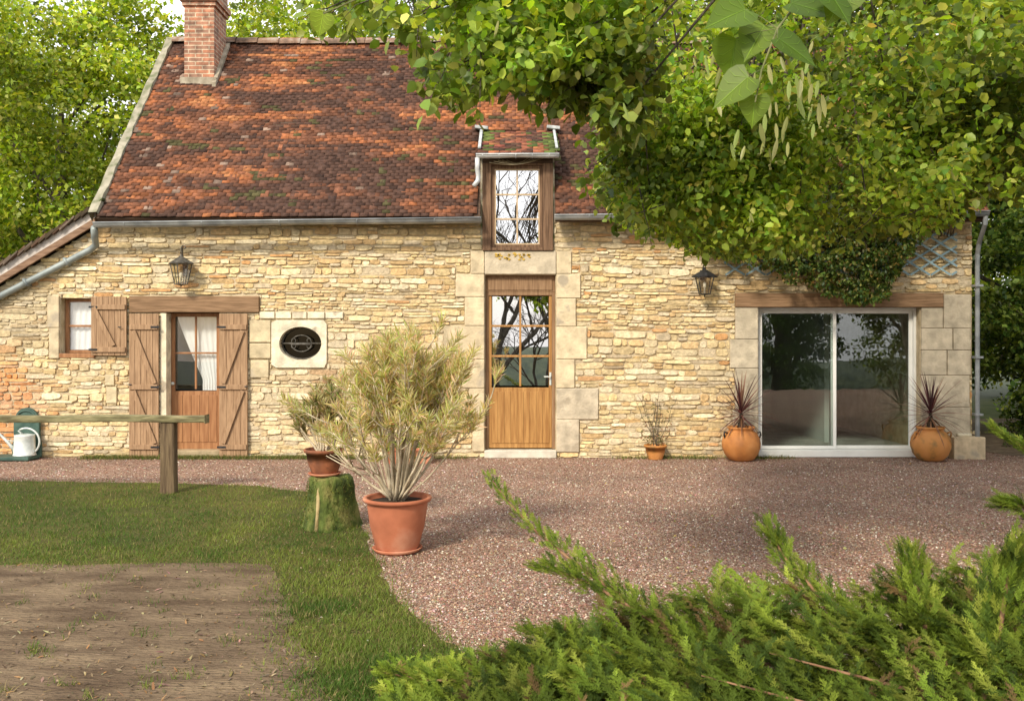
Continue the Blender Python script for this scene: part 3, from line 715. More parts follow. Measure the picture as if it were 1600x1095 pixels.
# ---- joinery helpers
def pane_frame(m, x0, x1, z0, z1, y, nx, nz, bw=.022, dp=.03):
    for i in range(1, nx): c = x0+(x1-x0)*i/nx; m.box(c-bw/2, c+bw/2, y, y+dp, z0, z1)
    for j in range(1, nz):
        c = z0+(z1-z0)*j/nz
        for i in range(nx):
            a = x0+(x1-x0)*i/nx+(bw/2+.001 if i else 0); b = x0+(x1-x0)*(i+1)/nx-(bw/2+.001 if i < nx-1 else 0); m.box(a, b, y+.001, y+dp-.001, c-bw/2, c+bw/2)
def frame(m, x0, x1, z0, z1, w, y0, y1, bottom=True, wt=None):
    wt = wt or w
    m.box(x0, x0+w, y0, y1, z0, z1); m.box(x1-w, x1, y0, y1, z0, z1); m.box(x0+w+.0005, x1-w-.0005, y0+.001, y1, z1-wt, z1)
    if bottom: m.box(x0+w+.0005, x1-w-.0005, y0+.001, y1, z0, z0+w)
def shutter(x0, x1, z0, z1, zs, bars, knob, hinge_left):
    m = MB(); n = max(3, round((x1-x0)/.09)); w = (x1-x0)/n
    for k in range(n): m.box(x0+k*w+.0015, x0+(k+1)*w-.0015, -.075-random.uniform(0, .002), -.05, z0, z1)
    s = m.build('shutter', M_shut, house, bevel=.003)
    m = MB()
    for z_ in bars: m.box(x0+.012, x1-.012, -.1, -.0765, z_-.035, z_+.035)
    for (a, b) in zs:
        pa, pb = Vector((a[0], -.0995, a[1])), Vector((b[0], -.0995, b[1])); dv = pb-pa
        m.obox((pa+pb)/2, (dv.length, .02, .06), Matrix.Rotation(-math.atan2(dv.z, dv.x), 3, 'Y'))
    m.build('brace', M_shut, s, bevel=.003)
    for z_ in bars:
        m = MB()
        if hinge_left: m.box(x0-.02, x0+.1, -.106, -.101, z_-.014, z_+.014)
        else: m.box(x1-.1, x1+.02, -.106, -.101, z_-.014, z_+.014)
        m.build('hinge', M_black, s)
    m = MB(); m.tube([knob, (knob[0], knob[1]-.03, knob[2]), (knob[0]+.04, knob[1]-.03, knob[2])], .008, 6); m.build('latch', M_black, s)
    return s
for (px_a, px_b, za_, zb_) in ((255, 255, .0, fz(489)),):
    m = MB(); m.cur = (.74, .66, .48); m.box(fx(255)-.03, fx(261), -.03, .155, 0, fz(489)-.002); m.build('door_jamb', M_ashlar, house, bevel=.003)  # extra pale colour and width stand in for light on the reveal
# shutters of the low door
zb = .02; zt = fz(489)-.01
bz = [fz(511), fz(604), fz(697)]
shutter(fx(205), fx(251), zb, zt, [((fx(213), bz[0]-.05), (fx(246), bz[1]+.05)), ((fx(213), bz[1]-.05), (fx(246), bz[2]+.05))], bz, (fx(205)+.01, -.08, fz(600)), False)
shutter(fx(345), fx(389), zb, zt, [((fx(382), bz[0]-.05), (fx(352), bz[1]+.05)), ((fx(382), bz[1]-.05), (fx(352), bz[2]+.05))], bz, (fx(386), -.08, fz(603)), True)
shutter(fx(146), fx(201), fz(555), fz(464), [((fx(151), fz(480)), (fx(182), fz(540)))], [fz(480), fz(546)], (fx(190), -.08, fz(511)), True)
# ---- low door
dy = .16
x0, x1 = fx(255), fx(343)
m = MB(); frame(m, x0+.002, x1-.002, .1, fz(489), .05, dy, dy+.06, False); pf = m
pf.box(x0+.052, x1-.052, dy+.01, dy+.05, .1, fz(612))            # leaf, lower part
pf.box(x0+.052, x0+.1, dy+.011, dy+.049, fz(612), fz(489)-.051); pf.box(x1-.1, x1-.052, dy+.011, dy+.049, fz(612), fz(489)-.051)
pane_frame(pf, x0+.1, x1-.1, fz(609), fz(489)-.051, dy+.012, 2, 2, .026)
ld = pf.build('door', M_doorf, house, bevel=.004)
m = MB()
for k in range(5): a = x0+.09+k*(x1-x0-.18)/5; m.box(a+.002, a+(x1-x0-.18)/5-.002, dy+.001, dy+.0095, .2, fz(618))
m.build('door_panel', M_doorf, ld, bevel=.002)
m = MB(); m.box(x0+.1, x1-.1, dy+.026, dy+.03, fz(609), fz(489)-.052); m.build('pane', G_net, ld)
m = MB(); m.lathe([(0, 0), (.022, .0), (.022, .02), (0, .022)], (0, 0, 0), 12)
m.v = [(x0+.075+p[0], dy+.012-p[2]*1.6, fz(600)+p[1]) for p in m.v]; m.f = [f[::-1] for f in m.f]; m.build('handle', M_galv, ld, smooth=True)
def curtain(poly_fn, x0, x1, z0, z1, y, parent, nf=6, amp=.006):
    m = MB(); nx, nz_ = 40, 24; vs = []
    for j in range(nz_+1):
        t = j/nz_; z_ = z1+(z0-z1)*t; a, b = poly_fn(t)
        for i in range(nx+1):
            u = i/nx; x_ = x0+(x1-x0)*(a+(b-a)*u); vs.append((x_, y+amp*math.sin(u*nf*6.28+2*t), z_))
    m.add(vs, [(j*(nx+1)+i, (j+1)*(nx+1)+i, (j+1)*(nx+1)+i+1, j*(nx+1)+i+1) for j in range(nz_) for i in range(nx)])
    return m.build('curtain', M_curt, parent, smooth=True)
curtain(lambda t: (min(.62, .02+.72*t**1.15), 1.0 if t < .82 else 1-.15*0), x0+.09, x1-.09, fz(611), fz(491), dy+.09, ld)
m = MB(); m.box(x0-.1, x1+.05, .4, .5, 0, fz(488)+.1); m.build('door_backing', M_dark, ld)  # dark sheet in place of the unlit room behind the curtain
m = MB(); m.cur = (.42, .33, .2); m.box(x0-.02, x1+.01, -.04, .3, 0, .1); m.build('threshold', M_ashlar, house, bevel=.01)
# ---- small window
x0, x1, z0, z1 = HOLES['small']
m = MB(); frame(m, x0+.002, x1+.1, z0+.002, z1-.002, .045, .12, .17); pane_frame(m, x0+.047, x1+.08, z0+.047, z1-.047, .125, 1, 2, .03); sw = m.build('window', M_doorf, house, bevel=.003)
m = MB(); m.box(x0+.047, x1+.055, .14, .144, z0+.047, z1-.047); m.build('pane', G_net, sw)
curtain(lambda t: (0, 1), x0+.03, x1+.06, z0+.05, z1-.05, .19, sw, 6, .008)
m = MB(); m.box(x0-.03, x1+.02, -.03, .12, z0-.06, z0); m.build('sill', M_doorf, sw, bevel=.004)
# ---- oval window
m = MB(); m.box(cx-.45, cx+.45, .351, .36, cz-.4, cz+.4); ov = m.build('oval_window', M_black, house)  # black sheet in place of the unlit room behind the oval
m = MB()
ell = lambda rx, rz_, c0, c1, n, dx=0, dz=0, yy=.04: [(cx+dx+rx*math.cos(a), yy, cz+dz+rz_*math.sin(a)) for a in np.linspace(R(c0), R(c1), n)]
m.tube(ell(ra-.012, rb-.012, 0, 360, 37, yy=.1), .012, 6); m.tube([(cx-ra+.005, .04, cz), (cx+ra-.005, .04, cz)], .011, 8); m.tube([(cx-.13, .03, cz-.008), (cx+.13, .03, cz-.008)], .018, 8)
for s_ in (1, -1):
    m.tube(ell(.14, .105, 0, 180, 19, dz=.01*s_, yy=.035)if s_ > 0 else ell(.14, .105, 180, 360, 19, dz=-.01, yy=.035), .008, 6)
    for q in (1, -1): m.tube([(cx+q*(.14-.03*(1-math.cos(a))), .033, cz+s_*(.04+.03*math.sin(a))) for a in np.linspace(0, 4, 10)], .006, 6)
m.build('iron_grille', M_oldiron, ov, smooth=True)
m = MB(); m.add([(cx+ra*math.cos(a), .13, cz+rb*math.sin(a)) for a in np.linspace(0, 6.2832, 33)[:-1]], [tuple(range(32))]); m.build('pane', glass_mat('dark oval pane', .03, (.1, .12, .12)), ov)
# ---- tall glazed front door
x0, x1 = fx(758), fx(868); dy = .07; zb = fz(702); zt = fz(430)
m = MB(); m.box(x0+.002, x1-.002, dy, dy+.07, fz(456), zt-.002); m.box(x0+.04, x1-.04, dy-.012, dy-.001, fz(453), fz(434)); frame(m, x0+.002, x1-.002, zb, fz(456)-.002, .045, dy, dy+.07, False)
m.build('door_frame', noise_mat('brown frame wood', (.2, .115, .06), (.32, .2, .11), scale=4, stretch=(8, 8, .6), bump=.3), house, bevel=.004)
m = MB(); a, b = x0+.048, x1-.048
m.box(a, b, dy+.02, dy+.06, zb+.01, fz(606))
frame(m, a, b, fz(606), fz(457), .042, dy+.018, dy+.06, False)
pane_frame(m, a+.042, b-.042, fz(604), fz(457)-.042, dy+.02, 2, 3, .03)
fd = m.build('door', M_door, house, bevel=.004)
m = MB(); npk = 9; w = (b-a-.08)/npk
for k in range(npk): m.box(a+.04+k*w+.0015, a+.04+(k+1)*w-.0015, dy+.01, dy+.0195, zb+.08, fz(612))
m.build('door_panel', M_door, fd, bevel=.002)
gw, gz0, gz1 = (b-a-.084)/2, fz(604), fz(457)-.042
for j in range(3):
    for i in range(2):
        m = MB(); p = a+.042+i*gw; q = gz0+j*(gz1-gz0)/3; m.box(p+.01, p+gw-.01, dy+.034, dy+.038, q+.01, q+(gz1-gz0)/3-.01); m.build('pane', G_door, fd)
m = MB(); hx, hz = b-.022, fz(592); m.box(hx-.014, hx+.014, dy+.008, dy+.0175, hz-.09, hz+.09); m.tube([(hx, dy+.015, hz+.03), (hx, dy-.03, hz+.03), (hx-.09, dy-.03, hz+.028)], .009, 8); m.build('handle', M_galv, fd)
m = MB(); m.box(x0-.01, x1+.01, -.05, .2, 0, fz(703)); m.build('threshold', noise_mat('pale threshold stone', (.5, .46, .38), (.66, .62, .52), scale=8), house, bevel=.008)
m = MB(); m.box(x0-.2, x1+.2, 1.2, 1.25, 0, 2.74); m.build('hall_backing', M_dark, house)  # dark sheet in place of the unlit hall
# ---- sliding door
x0, x1, z0, z1 = fx(1185), fx(1437), fz(712), fz(480); dy = .1
m = MB(); frame(m, x0+.002, x1-.002, fz(711)+.06, z1-.002, .035, dy, dy+.1, False)
m.box(x0+.002, x1-.002, dy-.11, dy+.1, .01, fz(711)+.07)
sd = m.build('sliding_door', M_white, house, bevel=.004)
mid = fx(1308)
for (a, b, yy) in ((x0+.037, mid+.03, dy+.012), (mid-.03, x1-.037, dy+.055)):
    m = MB(); frame(m, a, b, fz(711)+.075, z1-.04, .045, yy, yy+.035); s2 = m.build('door_leaf', M_white, sd, bevel=.003)
    m = MB(); m.box(a+.04, b-.04, yy+.015, yy+.02, fz(711)+.11, z1-.08); p_ = m.build('pane', G_slide, sd)
# ---- dormer
dm = MB(); x0, x1, zb, zt = fx(754), fx(864), fz(392), fz(256)
gx0, gx1, gzb, gzt = fx(773), fx(843), fz(383), fz(263)
yf = -.06
dm.box(x0, gx0-.045, yf, .1, zb, zt); dm.box(gx1+.045, x1, yf, .1, zb, zt); dm.box(gx0-.0445, gx1+.0445, yf+.001, .1, zb, gzb-.04); dm.box(gx0-.0445, gx1+.0445, yf+.001, .1, gzt+.03, zt)
dor = dm.build('dormer', M_dorm, house, bevel=.006)
m = MB(); frame(m, gx0-.044, gx1+.044, gzb-.039, gzt+.029, .044, yf+.03, .02); m.build('window_frame', M_dorm, dor, bevel=.004)
m = MB(); frame(m, gx0, gx1, gzb+.005, gzt-.016, .018, yf+.035, .015); pane_frame(m, gx0+.018, gx1-.018, gzb+.02, gzt-.03, yf+.04, 2, 3, .022, .025); m.build('glazing_bars', M_muntin, dor)
wq = (gx1-gx0-.03)/2; hq = (gzt-gzb-.05)/3
for j in range(3):
    for i in range(2):
        m = MB(); p = gx0+.018+i*wq; q = gzb+.02+j*hq; m.box(p+.002, p+wq-.004, -.005, -.001, q, q+hq-.003); m.build('pane', G_sky, dor)
m = MB(); m.box(x0+.03, x1-.03, .12, .14, zb, zt); m.build('backing', M_dark, dor)  # dark sheet in place of the unlit attic behind the panes
# cheeks (triangular sides), following the main roof
ye = -.02; zt2 = fz(250)
def dz_roof(y): return 4.25+(y+.16)*(4.80-4.25)/(.92+.16)
M_cheek = noise_mat('mossy cheek mortar', (.1, .12, .04), (.42, .37, .28), scale=9, bump=.8, c3=(.3, .26, .18))
for (a, b) in ((DX0, x0+.0), (x1-.0, DX1)):
    if b-a < .02: b = a+.02
    ck = MB()
    for (u0, u1) in ((a, b),):
        pr = [(0., EZ+(0-EY)*TAN-.3), (0.92, EZ+(.92-EY)*TAN-.06), (.92, dz_roof(.92)-.03), (0., dz_roof(0)-.05), (0., 3.2)]
        n_ = len(pr); vs = [(u0, p[0]+.0, p[1]) for p in pr]+[(u1, p[0], p[1]) for p in pr]
        ck.add(vs, [tuple(range(n_)), tuple(range(2*n_-1, n_-1, -1))]+[(i_, n_+i_, n_+(i_+1) % n_, (i_+1) % n_) for i_ in range(n_)])
    if a == DX0: ck.box(DX0, x0-.001, -.03, -.001, 3.0, dz_roof(0)-.06)
    else: ck.box(x1+.001, DX1, -.03, -.001, 3.0, dz_roof(0)-.06)
    ck.build('cheek', M_cheek, dor)
M_lead = noise_mat('lead flashing', (.3, .32, .32), (.5, .52, .52), scale=9, rough=.6, bump=.3)
# dormer roof: board, tiles, gutter, lead corners
ddx0, ddx1 = fx(747), fx(871)
m = MB(); Y0, Y1 = -.18, 1.0
m.add([(ddx0, Y0, dz_roof(Y0)-.05), (ddx1, Y0, dz_roof(Y0)-.05), (ddx1, Y1, dz_roof(Y1)-.05), (ddx0, Y1, dz_roof(Y1)-.05), (ddx0, Y0, dz_roof(Y0)), (ddx1, Y0, dz_roof(Y0)), (ddx1, Y1, dz_roof(Y1)), (ddx0, Y1, dz_roof(Y1))],
   [(0, 3, 2, 1), (4, 5, 6, 7), (0, 1, 5, 4), (1, 2, 6, 5), (2, 3, 7, 6), (3, 0, 4, 7)])
m.box(x0+.005, x1-.005, -.059, .09, zt+.001, dz_roof(0)-.053)
m.build('dormer_roof', M_under, dor)
T = []; dang = math.atan((4.80-4.25)/1.08)
i = 0; s = 0
while s < 1.15:
    xx = ddx0-.01+(.075 if i % 2 else 0)
    while xx < ddx1-.06: T.append((xx+.08, Y0+s*math.cos(dang), 0)); xx += .155
    s += .1; i += 1
T = np.array(T); T[:, 2] = dz_roof(T[:, 1])+.012; n = len(T)
c = palette(n, [(.13, .055, .035), (.24, .09, .045), (.08, .045, .03), (.33, .13, .06), (.08, .1, .025)], .15, [.3, .25, .2, .1, .15], rt)
edge = (np.abs(T[:, 0]-(ddx0+ddx1)/2) > .4) & (rt.rand(n) < .7); c[edge] = np.array((.1, .13, .03))*rt.uniform(.7, 1.4, (edge.sum(), 1))
inst_mesh('dormer_tiles', M_tile, bx_.v, bx_.f, T, euler_rot(np.full(n, dang-.05)+rt.normal(0, .02, n), rt.normal(0, .03, n), rt.normal(0, .03, n)), np.stack([np.full(n, .15), np.full(n, .17), np.full(n, .015)], 1), c, dor)
gutter((ddx0-.02, -.24, 4.21), (ddx1+.01, -.24, 4.215), .045, 'dormer_gutter', dor, M_zincl)
m = MB(); a = ddx0+.0
m.tube([(a, -.24, 4.17), (a, -.22, 4.02), (a+.01, -.18, 3.93), (a+.005, -.2, 3.86), (a-.05, -.22, 3.78)], .034, 9); m.build('dormer_spout', M_zincl, dor, smooth=True)
m = MB()
for q in (ddx0+.02, ddx1-.02):
    m = MB(); z_ = dz_roof(.9)+.02; m.obox((q, .86, z_+.02), (.2, .16, .05), Matrix.Rotation(.1, 3, 'Y')); m.build('lead_cap', M_lead, dor, bevel=.01)
m = MB()
m = MB()
m.obox((ddx0+.02, .4, dz_roof(.4)+.04), (.045, 1.0, .035), Matrix.Rotation(dang, 3, 'X')); m.build('dormer_flashing', M_lead, dor, bevel=.01); m = MB(); m.obox((ddx1-.01, .4, dz_roof(.4)+.04), (.04, 1.0, .03), Matrix.Rotation(dang, 3, 'X'))
m.build('dormer_flashing', M_lead, dor, bevel=.01)
m = MB()
for k in range(5):
    p = []; xa = fx(765)+k*.06
    for j in range(9): t = j/8; p.append((xa+t*(.75-.1*k), -.11-.05*math.sin(t*3+k), 4.13+.06*t-.07*math.sin(t*3.1)+.01*k))
    m.tube(p, [.007-.0005*j for j in range(9)], 5)
m.build('dry_vine', noise_mat('dry twig', (.25, .2, .12), (.42, .35, .22), scale=20), dor, smooth=True)

# ------------------------------------------------------------------ lanterns, trellis
def lantern(x, z, h, w, mat, label, nm, yaw=0, sides=6, curl=True):
    y = -.2
    t = empty(nm, (x, 0, z), label, 'lantern', 'wall lanterns')
    m = MB(); yy = y
    m.box(x-.03, x+.03, -.052, -.03, z-.08, z+.08) if curl else m.box(x-.03, x+.03, -.052, -.03, z+.0, z+.14)
    top = z+h*.5
    if curl: pts = [(x, -.05, z+.02), (x, -.12, z+.08), (x+.01, -.17, top-.01), (x+.015, y+.0, top+.035), (x+.0, y-.02, top+.03), (x, y-.0, top-.01), (x, y, top-.05)]
    else: pts = [(x, -.05, z+.1), (x, -.12, z+.2), (x, y+.01, z+.19), (x, y, z+h*.5-.02)]
    m.tube(pts, .009, 8)
    if curl: m.tube([(x+.03+.03*math.cos(a), y+.01, top+.04+.025*math.sin(a)) for a in np.linspace(3.1, -2, 10)], .007, 6)
    m.build('bracket', mat, t, smooth=True)
    n = sides; zt = z+h*.5-.08; zc = zt-.1; zb_ = zt-h*.78
    m = MB(); m.lathe([(.012, zt+.03), (.02, zt), (.05, zt-.02), (w*.62, zc), (w*.6, zc-.012), (.0, zc-.012)], (x, y, 0), n); m.build('roof_cap', mat, t)
    m = MB(); ringp = lambda r_, z_: [(x+r_*math.cos(2*math.pi*(k+yaw)/n), y+r_*math.sin(2*math.pi*(k+yaw)/n), z_) for k in range(n)]
    A, B = ringp(w*.5, zc-.01), ringp(w*.29, zb_)
    for k in range(n):
        m.tube([A[k], B[k]], .007, 6); m.tube([A[k], A[(k+1) % n]], .006, 6); m.tube([B[k], B[(k+1) % n]], .007, 6)
    m.tube([(x, y, zb_+.004), (x, y, zb_-.015)], [w*.3, w*.12], n); m.tube([(x, y, zb_-.01), (x, y, zb_-.045)], [.014, .004], 8)
    m.build('cage', mat, t)
    m = MB(); A, B = ringp(w*.485, zc-.014), ringp(w*.28, zb_+.006); m.add(A+B, [(n+k, n+(k+1) % n, (k+1) % n, k) for k in range(n)]); m.build('glass', G_lamp, t)
    m = MB(); m.tube([(x, y, zb_+.01), (x, y, zb_+.09), (x, y, zb_+.095), (x, y, zb_+.15), (x, y, zb_+.17)], [.012, .012, .02, .024, .008], 10); m.build('bulb', noise_mat('opal bulb', (.7, .68, .6), (.8, .78, .7)), t, smooth=True)
lantern(fx(291), fz(421), .5, .29, M_oldiron, 'bronze wall lantern with curled bracket above the low shuttered door', 'wall_lantern', .5)
lantern(fx(1101, -.2), fz(438), .44, .3, M_black, 'black wall lantern hanging by the end of the blue trellis', 'wall_lantern', .5, 4, False)
tr = empty('trellis', (fx(1310), 0, fz(395)), 'blue grey diamond lattice trellis fixed above the sliding door', 'trellis')
x0, x1, z0, z1 = fx(1130), fx(1492), fz(430), fz(352)
def lattice(sgn, y):
    m = MB(); step = .17; L_ = z1-z0; sl_ = .62; k = x0-L_/sl_
    while k < x1+L_/sl_:
        a = [k, z0]; b = [k+L_/sl_, z1]
        if sgn < 0: a, b = [k, z1], [k+L_/sl_, z0]
        def cl(p, q):
            p, q = np.array(p), np.array(q)
            for lim, s_ in ((x0, 1), (x1, -1)):
                if s_*(p[0]-lim) < 0 and s_*(q[0]-lim) < 0: return None
                if s_*(p[0]-lim) < 0: p = p+(q-p)*(lim-p[0])/(q[0]-p[0])
                if s_*(q[0]-lim) < 0: q = q+(p-q)*(lim-q[0])/(p[0]-q[0])
            return p, q
        c_ = cl(a, b)
        if c_ is not None and np.linalg.norm(c_[0]-c_[1]) > .03:
            p, q = c_; d_ = q-p; m.obox(((p[0]+q[0])/2, y, (p[1]+q[1])/2), (float(np.linalg.norm(d_)), .008, .028), Matrix.Rotation(-math.atan2(d_[1], d_[0]), 3, 'Y'))
        k += step/sl_*1.05
    return m.build('slats', M_trel, tr)
lattice(1, -.056); lattice(-1, -.066)

# ------------------------------------------------------------------ green pump stand, watering can
st = empty('cast_iron_stand', (fx(48), -.12, 0), 'dark green cast iron backplate with an arched top and tray against the wall', 'garden fountain')
m = MB(); a, b = fx(27), fx(67); c_ = (a+b)/2; rw = (b-a)/2; zs = fz(655)
poly = [(a-.02, .02), (b+.02, .02), (b+.02, .2), (b, .26), (b, zs)]+[(c_+rw*.92*math.cos(t_), zs+(fz(636)-zs)*math.sin(t_)) for t_ in np.linspace(0.05, math.pi-.05, 16)]+[(a, zs), (a, .26), (a-.02, .2)]
m.prism(poly, -.1, -.05); m.build('backplate', M_green, st, bevel=.01)
m = MB(); m.tube([(c_+rw*.7*math.cos(t_), -.105, zs+.03+.1*math.sin(t_)) for t_ in np.linspace(0, math.pi, 16)], .012, 6); m.build('moulding', M_green, st); m = MB(); m.tube([(c_-.1, -.1, zs-.22), (c_+.1, -.1, zs-.22)], .03, 10); m.build('moulding', M_green, st)
m = MB(); m.box(fx(6), fx(68), -.4, -.05, .015, .06); m.box(fx(8), fx(66), -.38, -.07, .0, .014); m.build('tray', M_green, st, bevel=.006)
wc = empty('watering_can', (fx(38), -.24, .062), 'pale galvanised watering can with a round hoop handle on the green tray', 'watering can')
cx_, cy_ = fx(38.5, -.24), -.24; b0 = .064
m = MB(); m.lathe([(0, b0), (.145, b0), (.15, b0+.012), (.14, b0+.02), (.13, b0+.27), (.133, b0+.285), (.12, b0+.285), (.118, b0+.03), (0, b0+.03)], (cx_, cy_, 0), 28); m.build('body', M_galv, wc, smooth=True)
m = MB(); pts = [(cx_-.01, cy_, b0+.28)]+[(cx_+.02+.185*math.cos(t_), cy_, b0+.19+.185*math.sin(t_)) for t_ in np.linspace(R(125), R(-48), 22)]
m.tube(pts, .013, 8); m.build('handle', M_galv, wc, smooth=True)
m = MB(); m.tube([(cx_-.12, cy_, b0+.05), (cx_-.25, cy_, b0+.2), (cx_-.36, cy_, b0+.31), (cx_-.4, cy_, b0+.34)], [.03, .02, .016, .045], 10); m.tube([(cx_-.13, cy_, b0+.2), (cx_-.26, cy_, b0+.21)], .006, 6); m.build('spout', M_galv, wc, smooth=True)
m = MB(); m.lathe([(.127, b0+.283), (.05, b0+.3), (0, b0+.3)], (cx_, cy_, 0), 28); m.f = m.f[:28+14]; m.build('half_lid', M_galv, wc)

# ------------------------------------------------------------------ fence
px_, py_ = G(264, 770)
fe = empty('rail_fence', (px_, py_, 0), 'weathered wooden fence of one rail on a square post at the edge of the lawn', 'fence')
def fz2(py): return CH+(HY-py)*(D+py_)/FPX
for q in (px_, px_-2.9):
    m = MB(); w = .078
    vs = []; 
    for (z_, k_) in ((-.05, 1.05), (.3, 1), (.6, .98), (fz2(659), .97)):
        vs += [(q-w*k_, py_-w*.8, z_), (q+w*k_, py_-w*.8, z_), (q+w*k_, py_+w*.8, z_), (q-w*k_, py_+w*.8, z_)]
    fs = [(0, 3, 2, 1), (12, 13, 14, 15)]
    for l in range(3): fs += [(l*4+i, l*4+(i+1) % 4, l*4+4+(i+1) % 4, l*4+4+i) for i in range(4)]
    m.add(vs, fs); m.build('post', M_post, fe, bevel=.015)
m = MB(); w = .08
xs_ = np.linspace(px_-4.2, px_+.42, 15); prevb = None
for i, x_ in enumerate(xs_):
    dz = .006*math.sin(i*1.3); b_ = len(m.v); zc_ = fz2(653.5)+dz
    m.v += [(x_, py_-w, zc_-.036), (x_, py_+w*.6, zc_-.036), (x_, py_+w*.6, zc_+.036), (x_, py_-w, zc_+.036)]
    if i: m.f += [(b_-4+j, b_-4+(j+1) % 4, b_+(j+1) % 4, b_+j)[::-1] for j in range(4)]
m.f += [(0, 1, 2, 3)[::-1], tuple(len(m.v)-4+j for j in range(4))]
m.build('rail', M_rail, fe, bevel=.012)

# ------------------------------------------------------------------ potted plants
def pot_profile(r0, r1, h, lip=.03, th=.02):
    return [(0, .0), (r0*.96, 0), (r0, .01), (r0+(r1-r0)*.55, h*.45), (r1*.93, h*.8), (r1*.94, h-lip*1.6), (r1*.95, h-lip), (r1*1.06, h-lip*.9), (r1*1.07, h-.006), (r1*1.04, h), (r1*.95, h), (r1*.93, h-.01), (r1*.9, h-.05), (0, h-.055)]
def oleander(t, base, n_main, rad, hgt, leafL, leafW, cols, seed, low=.3, dark=0, squash=.8, cy_off=0, asym=(0, 0), nleaf=1.0, parts=('stems', 'leaves')):
    r = random.Random(seed); sm_ = MB(); tips = []; base = Vector(base)
    for i in range(n_main):
        a = 2*math.pi*(i+r.random()*.7)/n_main; el_ = r.uniform(.12, 1.0)**.7
        hd = rad*(1-el_*.75)*r.uniform(.75, 1.1); end = Vector((math.cos(a)*hd+asym[0]*r.random(), math.sin(a)*hd*squash+asym[1]*r.random(), hgt*(low+(.92-low)*el_**.9*r.uniform(.75, 1.0))))
        p0 = Vector((math.cos(a)*.05, math.sin(a)*.05, 0)); ctrl = Vector((end.x*.55, end.y*.55, end.z*.42 if hd > rad*.5 else end.z*.6))
        pts = []
        for j in range(9):
            s_ = j/8; q = p0*(1-s_)**2+ctrl*2*s_*(1-s_)+end*s_*s_; q += Vector((r.uniform(-1, 1), r.uniform(-1, 1), r.uniform(-1, 1)))*.008; pts.append(base+q)
        r0 = r.uniform(.008, .013)
        sm_.tube(pts, [r0*(1-.07*j) for j in range(9)], 6)
        for b_ in range(r.choice([3, 4, 4, 5])):
            k_ = r.choice([3, 4, 5, 6, 7, 8]); s0 = pts[k_]; d_ = (pts[8]-pts[4]).normalized()
            dv = (d_+Vector((r.uniform(-1, 1), r.uniform(-1, 1), r.uniform(-.35, .9)))*.9).normalized()
            l_ = rad*r.uniform(.2, .5); e_ = s0+dv*l_
            mid_ = s0.lerp(e_, .5)+Vector((0, 0, -.02)); sm_.tube([s0, mid_, e_], [.006, .005, .003], 5); tips.append((mid_, e_))
        tips.append((pts[5], pts[8]))
    if 'stems' in parts: sm_.build('stems', M_stem, t, smooth=True)
    # leaves
    P_, R_, Sc, Cc = [], [], [], []
    nr = np.random.RandomState(seed)
    for (a_, b_) in tips:
        if nleaf > 2 and b_.z < base.z+.42 and b_.x < base.x-.1: continue
        d_ = (b_-a_).normalized(); kk_ = int(r.randint(16, 26)*nleaf)
        for _ in range(kk_):
            s_ = r.random()**.7; pos_ = a_.lerp(b_, s_)+d_*.01
            az_ = r.uniform(0, 6.28); o1 = d_.orthogonal().normalized(); o2 = d_.cross(o1)
            out_ = (o1*math.cos(az_)+o2*math.sin(az_)); ld_ = (d_*r.uniform(.15, 1.1)+out_*r.uniform(.5, 1)+Vector((0, 0, .3))).normalized()
            sd = ld_.cross(Vector((r.uniform(-1, 1), r.uniform(-1, 1), r.uniform(-1, 1)))).normalized(); up_ = sd.cross(ld_)
            P_.append(pos_); R_.append([[ld_[k], sd[k], up_[k]] for k in range(3)]); l_ = leafL*r.uniform(.6, 1.15); Sc.append((l_, leafW*r.uniform(.7, 1.2), l_)); 
    n_ = len(P_); Cc = palette(n_, cols, .16, r=nr)
    inst_mesh('leaves', M_ole, [(0, 0, 0), (.35, -.5, .04), (.38, 0, 0), (.35, .5, .04), (.75, -.32, .0), (.76, 0, -.04), (.75, .32, .0), (1, 0, -.09)],
              [(0, 1, 2), (0, 2, 3), (1, 4, 5, 2), (2, 5, 6, 3), (4, 7, 5), (5, 7, 6)], np.array([tuple(p) for p in P_]), np.array(R_), np.array(Sc), Cc, t)
bx0, by0 = G(621, 861)
big = empty('potted_oleander', (bx0, by0, 0), 'large bushy yellow green oleander on pale bare stems in a big terracotta pot', 'potted plant')
m = MB(); m.lathe(pot_profile(.17, .255, .405), (bx0, by0, .03), 48); pot = m.build('pot', M_terra, big, smooth=True)
m = MB(); m.lathe([(0, 0), (.17, 0), (.2, .03), (.19, .035), (.165, .012), (0, .012)], (bx0, by0, .006), 40); m.build('saucer', M_terra, big, smooth=True)
m = MB(); m.lathe([(.235, .395), (0, .415)], (bx0, by0, 0), 32); m.build('soil', M_soil, big)
oleander(big, (bx0, by0, .41), 42, .9, 1.36, .105, .010, [(.58, .52, .22), (.66, .59, .3), (.42, .43, .14), (.7, .59, .36), (.58, .48, .25), (.46, .5, .15)], 5, low=.2, asym=(.12, 0), nleaf=2.6)
